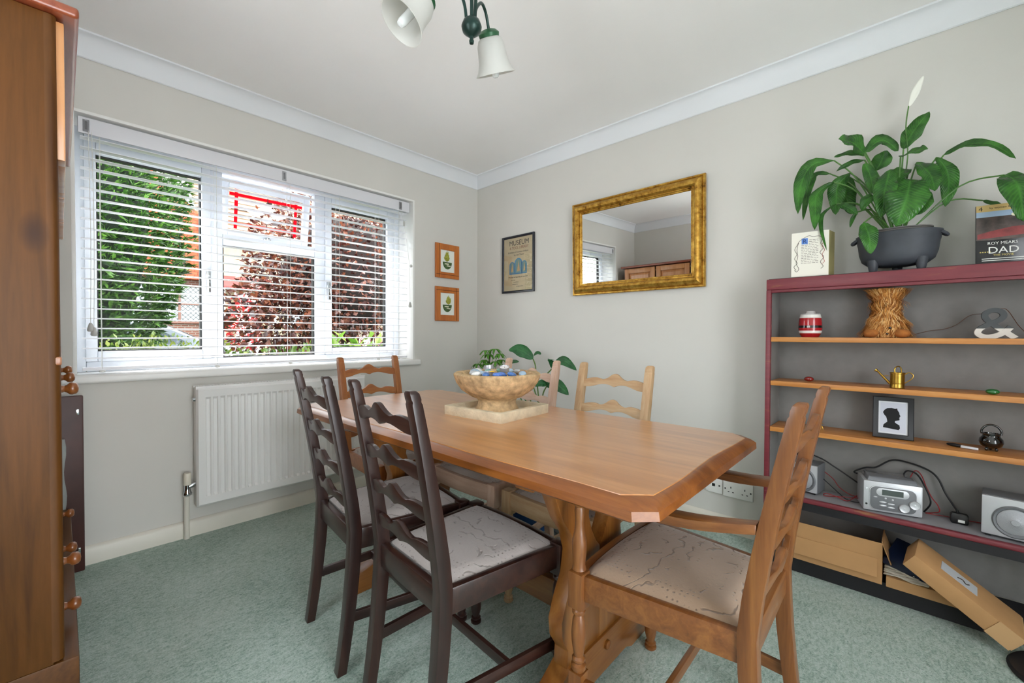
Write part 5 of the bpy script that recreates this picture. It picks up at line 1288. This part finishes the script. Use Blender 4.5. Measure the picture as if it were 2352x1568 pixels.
mk('side_flap', G().add([(w, t, h - 0.01), (w, d * 0.6, h - 0.002), (w + 0.028, d * 0.6, h * 0.55), (w + 0.026, t, h * 0.5)], [[0, 1, 2, 3]]), CARD_, b1, smooth=0, solid=0.003)
b2 = thing('flat_carton', 'low flat cardboard carton holding papers under the bookcase', 'box', (2.778, -0.245, S5))
mk('carton', G().box(-0.10, 0.10, 0, 0.20, 0, 0.040), CARD_, b2, bevel=0.002)
b3 = thing('long_parcel', 'long cardboard parcel leaning down at the right of the bookcase foot', 'box', (2.985, -0.335, 0.026), rot=(R(4), R(35), R(-2)))
mk('parcel_body', G().box(-0.32, 0.0, -0.005, 0.16, 0.004, 0.062), CARD_, b3, bevel=0.003)
mk('end_flap', G().box(0.0, 0.004, -0.003, 0.158, 0.006, 0.060).box(-0.068, -0.001, -0.0075, -0.005, 0.002, 0.064), plain('lighter cardboard', 'c09a6c', 0.8), b3, smooth=0)
mk('address_label', G().box(-0.24, -0.13, 0.05, 0.115, 0.0615, 0.0632), plain('address label', 'b9bcc0', 0.6), b3, smooth=0)
mk('label_mark', G().tube([(-0.19, 0.075, 0.0635), (-0.175, 0.085, 0.0635), (-0.165, 0.072, 0.0635), (-0.155, 0.086, 0.0635)], 0.002, 6, 3), INK, b3)
bl = thing('blue_folder', 'dark blue folder resting on papers under the bookcase', 'folder', (2.742, -0.175, S5 + 0.082), R(-10), rot=(R(20), R(12), R(-12)))
mk('cover', G().box(-0.065, 0.065, -0.055, 0.08, 0.0, 0.036), plain('navy board', '0f1c38', 0.35), bl, bevel=0.003)
mk('press_stud', G().lathe([(0.003, 0), (0.003, 0.001), (0, 0.002)], 10, (0.03, -0.055, 0.010), RX), CHROME, bl)
nw = thing('folded_newspaper', 'folded newspaper and papers on the flat carton', 'newspaper', (2.735, -0.165, S5 + 0.040), R(-8))
for k in range(5):
    rows = []
    for i in range(9):
        x = -0.055 + 0.13 * i / 8
        rows.append([(x, -0.078 + 0.004 * k + 0.14 * j, 0.004 + 0.0052 * k + 0.006 * math.sin(i * 0.6 + k) ** 2) for j in (0, 1)])
    mk('sheet', G().grid(rows), plain('newsprint', 'c3bcae', 0.9, var=0.15, vscale=40), nw, solid=0.003, smooth=60)
ds = thing('round_base', 'black round weighted base on the carpet at the right edge', 'base', (3.115, -0.375, 0))
mk('disc', G().lathe([(0, 0), (0.135, 0), (0.138, 0.006), (0.132, 0.014), (0.05, 0.022), (0.0, 0.024)], 40, caps=False), plain('black matt metal', '17181c', 0.5), ds)
mk('pole', G().tube([(0.06, 0.06, 0.018), (0.06, 0.06, 0.30)], 0.010, 12), plain('black matt metal', '17181c', 0.5), ds)

# ------------------------------------------------------------------ plants behind the table
PHM = leafmat('philodendron leaf', '1f5a2c', '3d7f48', None, 0.15, 0.25, vein=True)
ph_ = thing('philodendron', 'large-leaved green houseplant behind the pale chairs', 'plant', (0.88, -0.22, 0))
O_ = Vector(ph_.location)
TERR = plain('terracotta pot', '8a4f34', 0.8, var=0.1); SOIL = plain('dark soil', '1d1611', 1.0, bump=0.6, bscale=90)
def potmesh(par, r, h, mt):
    mk('pot', G().lathe([(0, 0), (r * 0.72, 0), (r * 0.95, h * 0.85), (r, h * 0.85), (r, h), (r * 0.9, h), (r * 0.88, h * 0.9), (0, h * 0.9)], 32, caps=False), mt, par, smooth=30)
    mk('soil', G().lathe([(0, h * 0.9), (r * 0.87, h * 0.9), (r * 0.87, h * 0.91), (0, h * 0.92)], 24), SOIL, par)
potmesh(ph_, 0.13, 0.24, TERR)
stems = {0: [(0.0, 0.0, 0.22), (0.02, 0.0, 0.5), (0.874, -0.28, 0.735), (0.899, -0.28, 0.831), (0.894, -0.30, 0.896)], 2: [(0.01, 0.0, 0.22), (0.03, -0.02, 0.5), (0.916, -0.28, 0.742), (0.982, -0.28, 0.791), (1.038, -0.28, 0.839)], 6: [(0.02, 0.01, 0.22), (0.05, -0.03, 0.45), (0.96, -0.28, 0.65), (1.014, -0.30, 0.729)], 9: [(0, -0.02, 0.22), (-0.01, -0.04, 0.45), (0.862, -0.30, 0.661)], 7: [(-0.02, 0, 0.22), (-0.06, -0.05, 0.5), (0.74, -0.33, 0.74), (0.706, -0.35, 0.85)]}
for k, (pts, w) in enumerate(PHIL):
    stp = None
    if k in stems: stp = [Vector(p) if p[2] < 0.52 else Vector(p) - O_ for p in stems[k]]
    leaf_obj(ph_, [Vector(p) - O_ for p in pts], w * 1.5, PHM, stp, plain('philodendron stem', '5f7a3a', 0.5), 0.0045, seed=40 + k, fold=0.15, wave=0.03, up=(0.1, -1.0, 0.7))
sch = thing('umbrella_plant', 'small bushy umbrella plant with finger leaves in the room corner', 'plant', (0.47, -0.27, 0))
O_ = Vector(sch.location); potmesh(sch, 0.14, 0.26, plain('glazed pot', '4a4038', 0.4))
SCH = leafmat('umbrella plant leaf', '2c6a1e', '5a9a30', '7ab848', 0.3, 0.3)
mk('stem', G().tube([(0, 0, 0.2), (0.01, -0.01, 0.5), (-0.02, -0.02, 0.75), (0.0, -0.02, 0.93)], 0.006, 8, 5), plain('woody stem', '3a3020', 0.7), sch)
mk('stem', G().tube([(0.03, 0, 0.2), (0.05, -0.01, 0.5), (0.03, -0.02, 0.8)], 0.005, 8, 5), plain('woody stem', '3a3020', 0.7), sch)
NODES = [(0.439, -0.3, 0.941), (0.526, -0.3, 0.954), (0.382, -0.27, 0.867), (0.486, -0.33, 0.914), (0.581, -0.3, 0.921), (0.551, -0.26, 0.875), (0.366, -0.32, 0.838), (0.481, -0.34, 0.85), (0.571, -0.33, 0.865), (0.328, -0.3, 0.762), (0.512, -0.34, 0.81), (0.571, -0.28, 0.799), (0.419, -0.34, 0.768), (0.366, -0.27, 0.787), (0.46, -0.26, 0.80), (0.40, -0.33, 0.72), (0.52, -0.30, 0.73)]
rng = random.Random(9)
for k, nd in enumerate(NODES):
    nd = Vector(nd) - O_
    b0 = Vector((0.01, -0.02, max(0.45, nd.z - 0.14)))
    ht_ = mk('petiole', G().tube([b0, b0.lerp(nd, 0.5) + Vector((0, 0, 0.02)), nd], 0.0018, 6, 4), LSTEM, sch)
    n = rng.choice((6, 7, 8)); Ln = rng.uniform(0.045, 0.065)
    for j in range(n):
        t = 2 * PI * j / n + rng.uniform(-.2, .2); d = Vector((math.cos(t), math.sin(t), 0))
        leaf_obj(ht_, [nd, nd + d * Ln * 0.5 + Vector((0, 0, -0.006)), nd + d * Ln + Vector((0, 0, -0.035))], 0.021, SCH, up=(0, 0, 1), seed=k * 10 + j, name='leaflet', wave=0.02)

# ------------------------------------------------------------------ storage under and behind the table
bxs = thing('blue_storage_box', 'blue plastic storage box on the carpet behind the far chairs', 'box', (1.14, -0.64, 0))
BLUEP = plain('blue plastic', '1c4f8e', 0.35); BLUEL = plain('light blue plastic', '3f86c8', 0.35)
g = G(); rg = []
for z, s in ((0, 0.88), (0.15, 1.0)): rg.append([(-0.19 * s, -0.14 * s, z), (0.19 * s, -0.14 * s, z), (0.19 * s, 0.14 * s, z), (-0.19 * s, 0.14 * s, z)])
mk('tub', g.loft(rg), BLUEP, bxs, bevel=0.006)
mk('lid', G().box(-0.2, 0.2, -0.15, 0.15, 0.15, 0.168), BLUEL, bxs, bevel=0.005)
mk('latch', G().box(-0.03, 0.03, -0.156, -0.148, 0.125, 0.165), BLUEL, bxs, bevel=0.002)
bag = thing('grey_bag', 'pale grey crumpled bag beside the blue storage box', 'bag', (1.46, -0.62, 0))
rings = []
for i, (z, s) in enumerate(((0, 0.8), (0.03, 1.0), (0.09, 0.95), (0.15, 0.8), (0.20, 0.62), (0.235, 0.7))):
    rings.append([((0.105 * s + 0.012 * math.sin(5 * t + i)) * math.cos(t), (0.10 * s + 0.010 * math.cos(4 * t + 2 * i)) * math.sin(t), z) for t in [2 * PI * j / 28 for j in range(28)]])
mk('bag_body', G().loft(rings), plain('grey polythene', 'a9abae', 0.4, var=0.12), bag, smooth=70)

# ------------------------------------------------------------------ outside the window
def area(o): return struct(o)
area(mk('ground', G().box(-40, -0.26, -30, 30, -0.30, -0.12), plain('lawn', '33451c', 1.0, var=0.3, vscale=6), smooth=0))
area(mk('street', G().box(-12.5, -7.0, -30, 30, -0.14, -0.105), plain('asphalt', '6f6f6e', 0.9, var=0.1), smooth=0))

def scatter_leaves(n, pick, lw, ll, droop, seed, mode='leaf'):
    rr = random.Random(seed); g = G()
    for _ in range(n):
        p, nrm = pick(rr)
        d = (nrm + Vector((rr.uniform(-.8, .8), rr.uniform(-.8, .8), rr.uniform(-.8, .8) + droop))).normalized()
        sd = d.cross(Vector((rr.uniform(-1, 1), rr.uniform(-1, 1), rr.uniform(-1, 1)))).normalized()
        L = ll * rr.uniform(0.6, 1.25); W = lw * rr.uniform(0.7, 1.2)
        u = d.cross(sd)
        if mode == 'leaf':
            g.add([p, p + d * L * .45 + sd * W / 2 + u * W * .12, p + d * L, p + d * L * .45 - sd * W / 2 + u * W * .12], [[0, 1, 2], [0, 2, 3]])
        else:
            b = p + d * L * .5
            for k in (-1, 0, 1):
                e = (d + sd * (0.55 * k)).normalized()
                g.add([b - e * L * .35, b + e * L * .25 + u * W * .5, b + e * L * .65, b + e * L * .25 - u * W * .5], [[0, 1, 2, 3]])
    return g
def on_shell(c, r, thick, keep=None):
    c = Vector(c); r = Vector(r)
    def pick(rr):
        while True:
            v = Vector((rr.gauss(0, 1), rr.gauss(0, 1), rr.gauss(0, 1))).normalized()
            s = 1 - thick * rr.random() ** 1.5
            bump = 1 + 0.10 * noise.noise(v * 3.1) + 0.06 * noise.noise(v * 8)
            p = c + Vector((v.x * r.x, v.y * r.y, v.z * r.z)) * s * bump
            if p.z < -0.05 or (keep and not keep(p)): continue
            return p, Vector((v.x / r.x, v.y / r.y, v.z / r.z)).normalized()
    return pick

con = thing('conifer', 'tall dense green conifer outside the left window pane', 'tree', (-3.0, -2.62, -0.12))
def con_pick(rr):
    z = rr.uniform(0.75, 3.1)
    R_ = 0.5 + 0.56 * min(1, max(0, (z - 0.6) / 1.3)) ** 0.7
    t = rr.uniform(-1.9, 1.9); s = 1 - 0.25 * rr.random() ** 1.4
    bump = 1 + 0.09 * noise.noise(Vector((math.cos(t) * 3, math.sin(t) * 3, z * 2.4)))
    n = Vector((math.cos(t), math.sin(t), 0))
    return n * R_ * s * bump + Vector((0, 0, z)), n
stuff(mk('foliage', scatter_leaves(9000, con_pick, 0.020, 0.10, 0.35, 1, 'spray'), leafmat('conifer foliage', '10260c', '2a5018', '56802e', 0.25, 0.6), con, smooth=0))
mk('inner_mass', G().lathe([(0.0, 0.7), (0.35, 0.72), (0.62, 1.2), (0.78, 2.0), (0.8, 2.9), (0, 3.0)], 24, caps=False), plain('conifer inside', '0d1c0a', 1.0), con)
mk('trunk', G().tube([(0, 0, 0), (0.02, 0.01, 0.9)], [0.11, 0.09], 12), plain('bark', '3c2c20', 0.9, var=0.3, vscale=12), con)

bee = thing('copper_beech', 'dark red copper beech tree outside the right window panes', 'tree', (-2.55, 0.15, -0.12))
g = scatter_leaves(8500, on_shell((0, -0.02, 1.95), (0.95, 1.22, 1.1), 0.4), 0.045, 0.07, -0.2, 2)
g2 = scatter_leaves(2200, on_shell((0.25, -0.86, 1.32), (0.6, 0.66, 0.62), 0.7), 0.05, 0.075, -0.2, 3)
k_ = len(g.v); g.v += g2.v; g.f += [[i + k_ for i in f] for f in g2.f]
stuff(mk('foliage', g, leafmat('copper beech leaves', '1e0c0b', '46201a', '74432e', 0.3, 0.35), bee, smooth=0))
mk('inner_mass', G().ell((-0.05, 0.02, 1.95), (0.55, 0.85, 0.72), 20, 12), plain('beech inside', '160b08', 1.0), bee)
mk('trunk', G().tube([(0, 0, 0), (0.03, -0.02, 0.7), (0, 0, 1.4), (0.05, 0.05, 2.6)], [0.09, 0.075, 0.06, 0.02], 12, 5), plain('bark', '3c2c20', 0.9), bee)
for a, b in (((0, 0, 0.9), (0.3, -0.8, 1.5)), ((0, 0, 1.2), (0.3, 0.8, 2.2)), ((0, 0, 1.4), (-0.5, -0.5, 2.5)), ((0, 0, 1.3), (0.5, -0.4, 2.4))):
    mk('branch', G().tube([a, (Vector(a) + Vector(b)) / 2 + Vector((0, 0, 0.1)), b], [0.035, 0.025, 0.01], 8, 4), plain('bark', '3c2c20', 0.9), bee)

def shrub(name, label, loc, r, n, lw, ll, mat, seed):
    o = thing(name, label, 'shrub', (loc[0], loc[1], -0.12))
    stuff(mk('foliage', scatter_leaves(n, on_shell((0, 0, loc[2] + 0.12), r, 0.45, lambda p: p.z > 0.02), lw, ll, 0.2, seed), mat, o, smooth=0))
    for k in range(4):
        t = 1.6 * k; mk('stem', G().tube([(0.02 * math.cos(t), 0.02 * math.sin(t), 0), (r[0] * .4 * math.cos(t), r[1] * .4 * math.sin(t), loc[2] + 0.1)], [0.012, 0.005], 7), plain('bark', '3c2c20', 0.9), o)
    return o
LIME = leafmat('lime shrub leaf', '2c4210', '50661e', '7a8236', 0.35, 0.35)
shrub('privet_hedge', 'low yellow-green hedge below the left window pane', (-1.75, -2.0, 0.62), (0.38, 1.0, 0.42), 2600, 0.028, 0.045, LIME, 4)
shrub('garden_shrub', 'lime green leafy shrub under the copper beech', (-1.45, -0.85, 0.58), (0.42, 0.72, 0.36), 1100, 0.04, 0.065, leafmat('green shrub leaf', '1c300c', '3a5418', '62782c', 0.35, 0.35), 5)
hy = thing('pink_hydrangea', 'bright leafy plant with pink and white blooms close to the right pane', 'shrub', (-0.78, -0.66, -0.12))
stuff(mk('foliage', scatter_leaves(260, on_shell((0, 0, 0.80), (0.26, 0.36, 0.34), 0.5), 0.085, 0.13, 0.1, 6), leafmat('hydrangea leaf', '345616', '5c7e2a', '829a48', 0.4, 0.3), hy, smooth=0))
rng = random.Random(4)
for k, (x, y, z) in enumerate(((0.16, -0.05, 1.12), (0.12, 0.14, 1.10), (0.18, 0.26, 1.14), (0.2, 0.08, 1.02))):
    g = G()
    for j in range(38):
        v = Vector((rng.gauss(0, 1), rng.gauss(0, 1), rng.gauss(0, 1))).normalized()
        p = Vector((x, y, z)) + v * 0.045; sd = v.cross(Vector((0.3, 0.5, 0.8))).normalized() * 0.012; u = v.cross(sd).normalized() * 0.012
        g.add([p - sd, p - u, p + sd, p + u], [[0, 1, 2, 3]])
    mk('flower_head', g, leafmat('hydrangea bloom %d' % (k % 2), *(('c2384e', 'e08a94', 'f0d0d0') if k % 2 else ('e6c8c8', 'f2e2dc', 'd87a80')), 0.3, 0.5), hy, smooth=0)
mk('stem', G().tube([(0, 0, 0), (0.05, 0.05, 0.7), (0.16, 0.1, 1.08)], [0.012, 0.01, 0.005], 8, 4), LSTEM, hy)
hdg = thing('strap_leaf_plant', 'strappy green leaves growing at the foot of the conifer', 'plant', (-1.15, -2.42, -0.12))
rng = random.Random(8)
for k in range(9):
    a = rng.uniform(-1.2, 1.2); L = rng.uniform(0.9, 1.35)
    leaf_obj(hdg, [(0, 0, 0), (0.05 * math.cos(a), 0.12 * math.sin(a), L * 0.6), (0.12 * math.cos(a), 0.36 * math.sin(a), L)], 0.035, leafmat('strap leaf', '4f6e34', '8aa468', None, 0.3, 0.4), seed=k, up=(1, 0, 0.2), shape=0.3, name='strap_leaf')

# parked car
car = thing('parked_car', 'silver hatchback parked in the street beyond the hedge', 'car', (-9.0, -1.35, -0.105), R(90))
CARP = plain('silver car paint', '70787e', 0.25, metal=0.6, coat=0.6); CARG = plain('dark car glass', '3a4248', 0.08, coat=0.5)
prof = [(-2.0, 0.35), (-2.02, 0.62), (-1.95, 0.86), (-1.85, 0.95), (-1.45, 1.30), (-1.1, 1.42), (-0.3, 1.45), (0.3, 1.36), (1.0, 0.98), (1.6, 0.88), (1.95, 0.74), (2.03, 0.5), (2.0, 0.32)]
# local x along the car's length; length runs along world y
def secs(): 
    r = []
    for yy, ins in ((-0.82, 0.10), (-0.74, 0.02), (0.74, 0.02), (0.82, 0.10)):
        r.append([(x * (1 - ins * .05), yy, z - (ins if z > 1.0 else 0) * 0.4) for x, z in prof])
    return r
mk('body', G().loft(secs()), CARP, car, bevel=0.03, seg=3, smooth=40)
for sgn in (-1, 1):
    mk('side_window', G().prism([(-1.35, 0.96), (-1.1, 1.28), (-0.3, 1.31), (0.2, 1.24), (0.72, 0.96)], 'xz', sgn * 0.80, sgn * 0.835), CARG, car)
    mk('door_handle', G().box(-0.25, -0.08, min(sgn * 0.82, sgn * 0.85), max(sgn * 0.82, sgn * 0.85), 0.80, 0.83), CARP, car, bevel=0.006)
    for x in (-1.3, 1.25):
        wl = mk('wheel', G().lathe([(0, -0.09), (0.2, -0.1), (0.31, -0.09), (0.32, 0), (0.31, 0.09), (0.2, 0.1), (0, 0.09)], 28, (x, sgn * 0.78, 0.32), Matrix.Rotation(PI / 2, 3, 'X'), caps=False), plain('tyre rubber', '1a1a1a', 0.8), car)
        mk('hub_cap', G().lathe([(0, 0.105), (0.15, 0.10), (0.19, 0.09)], 20, (x, sgn * 0.78, 0.32), Matrix.Rotation(-sgn * PI / 2, 3, 'X'), caps=False), SILV, wl)
mk('windscreen', G().add([(0.36, -0.62, 1.335), (0.36, 0.62, 1.335), (0.98, 0.70, 1.0), (0.98, -0.70, 1.0)], [[0, 1, 2, 3]]), CARG, car, solid=0.02, smooth=0)

# house across the street
hs = thing('house_opposite', 'brick and cream rendered house with tiled roof across the street', 'house', (-17.0, 0, -0.12))
def brickish(name, c1, c2, mortar, sx, sz):
    m, nt, b = nodes_of(name)
    tc = nt.nodes.new('ShaderNodeTexCoord'); mp = nt.nodes.new('ShaderNodeMapping'); mp.inputs['Rotation'].default_value = (0, PI / 2, PI / 2)
    nt.links.new(tc.outputs['Object'], mp.inputs['Vector'])
    br = nt.nodes.new('ShaderNodeTexBrick'); br.inputs['Color1'].default_value = lin(c1); br.inputs['Color2'].default_value = lin(c2); br.inputs['Mortar'].default_value = lin(mortar)
    br.inputs['Scale'].default_value = 1.0; br.inputs['Brick Width'].default_value = sx; br.inputs['Row Height'].default_value = sz; br.inputs['Mortar Size'].default_value = 0.012
    sp = nt.nodes.new('ShaderNodeSeparateXYZ'); cb = nt.nodes.new('ShaderNodeCombineXYZ')
    nt.links.new(tc.outputs['Object'], sp.inputs[0]); nt.links.new(sp.outputs['Y'], cb.inputs['X']); nt.links.new(sp.outputs['Z'], cb.inputs['Y'])
    nt.links.new(cb.outputs[0], br.inputs['Vector']); nt.links.new(br.outputs['Color'], b.inputs['Base Color']); b.inputs['Roughness'].default_value = 0.9
    return m
TILE = brickish('hanging tiles', '8a3a1c', '964428', '5a2814', 0.2, 0.12); BRK = brickish('house brick', '5a3428', '643e30', '706860', 0.22, 0.075)
CREAM = plain('cream render', '8a7e68', 0.95, var=0.1, vscale=6, bump=0.5, bscale=40); BRF = plain('brown window frame', '5c3a2c', 0.5)
mk('rendered_wall', G().box(-4, 0, 1.55, 12, 0, 5.1), CREAM, hs, smooth=0)
mk('brick_wall', G().box(-4, -0.3, -8, 1.55, 0, 3.2), BRK, hs, smooth=0)
mk('tile_hung_gable', G().prism([(-3.2, 3.2), (1.55, 3.2), (1.55, 5.3), (-0.8, 7.6), (-3.2, 5.3)], 'yz', -0.5, 0.12), TILE, hs, smooth=0)
mk('gutter_band', G().box(0.0, 0.18, 1.55, 12, 4.95, 5.12), WHITE, hs, smooth=0)
mk('downpipe', G().tube([(0.08, 2.85, 3.3), (0.08, 2.85, 5.0)], 0.05, 10), WHITE, hs)
roof = mk('roof', G().add([(0.35, 1.2, 5.1), (0.35, 12, 5.1), (-4.0, 12, 9.2), (-4.0, 1.2, 9.2)], [[0, 1, 2, 3]]), plain('roof underlay', '6a5040', 0.9), hs, solid=0.1, smooth=0)
d_ = Vector((-4.35, 0, 4.1)).normalized(); nn = Vector((4.1, 0, 4.35)).normalized()
cmesh = None
RTILE = plain('tan roof tiles', '6e5846', 0.9, var=0.25, vscale=7)
for k in range(18):
    p = Vector((0.35, 6.6, 5.1)) + d_ * (0.30 * k) + nn * 0.07
    if cmesh is None: cmesh = mk('tile_course', G().bar((0, -5.4, 0), (0, 5.4, 0), 0.34, 0.045, tuple((nn + d_ * 0.10).normalized())), RTILE, roof, smooth=0, loc=p)
    else: dup(cmesh, roof, p)
mk('porch_roof', G().prism([(0.0, 3.45), (1.1, 2.95), (1.1, 2.85), (0.0, 2.9)], 'xz', 1.6, 3.6), plain('maroon porch tiles', '7c3430', 0.8), hs, smooth=0)
mk('porch_post', G().box(1.0, 1.08, 1.68, 1.76, 0, 2.88), WHITE, hs, smooth=0); mk('porch_post', G().box(1.0, 1.08, 3.46, 3.54, 0, 2.88), WHITE, hs, smooth=0)
dd_ = mk('front_door', G().box(0, 0.06, 2.35, 3.25, 0.15, 2.75), WHITE, hs, smooth=0)
mk('door_knob', G().ell((0.08, 3.1, 1.3), (0.04, 0.04, 0.04), 10, 8), BRASS, dd_)
def hwin(y0, y1, z0, z1, cols, rows_, x=0.02, lat=True):
    f = fr('window', y0, y1, z0, z1, 0.07, x, x + 0.10, BRF, hs, bev=0)
    cw = (y1 - y0) / cols; rh_ = (z1 - z0) / rows_
    for i in range(1, cols): mk('glazing_bar', G().box(x, x + 0.09, y0 + i * cw - 0.04, y0 + i * cw + 0.04, z0, z1), BRF, f, smooth=0)
    for j in range(1, rows_): mk('glazing_bar', G().box(x, x + 0.09, y0, y1, z0 + j * rh_ - 0.03, z0 + j * rh_ + 0.03), BRF, f, smooth=0)
    mk('pane', G().box(x + 0.02, x + 0.03, y0 + 0.05, y1 - 0.05, z0 + 0.05, z1 - 0.05), plain('net curtain glass', '8c9898', 0.2), f, smooth=0)
    if lat:
        g = G(); s = 0.16; n = int(((y1 - y0) + (z1 - z0)) / s) + 1
        for k in range(n):
            for sg in (1, -1):
                a = y0 + k * s; pts = []
                for q in (0, 1):
                    pass
                # diagonal lead line clipped to the window rectangle
                t0 = max(0, a - y1); t1 = min(z1 - z0, a - y0)
                if t1 > t0:
                    ya, yb = (a - t0, a - t1)
                    if sg < 0: ya, yb = y0 + y1 - ya, y0 + y1 - yb
                    g.bar((x + 0.034, ya, z0 + t0), (x + 0.034, yb, z0 + t1), 0.014, 0.010, (1, 0, 0))
        mk('lead_lattice', g, LEAD, f, smooth=0)
hwin(-0.9, 1.35, 1.55, 3.0, 3, 2, -0.28); hwin(4.2, 5.8, 1.2, 2.6, 2, 1, 0.0); hwin(4.4, 5.6, 3.5, 4.6, 2, 1, 0.0)
shrub('red_acer', 'small red-leaved shrub by the porch of the house opposite', (-15.2, 2.15, 1.3), (0.5, 0.5, 1.1), 500, 0.12, 0.2, leafmat('red acer leaf', '7a1418', 'b02a2a', None, 0.3, 0.4), 12)
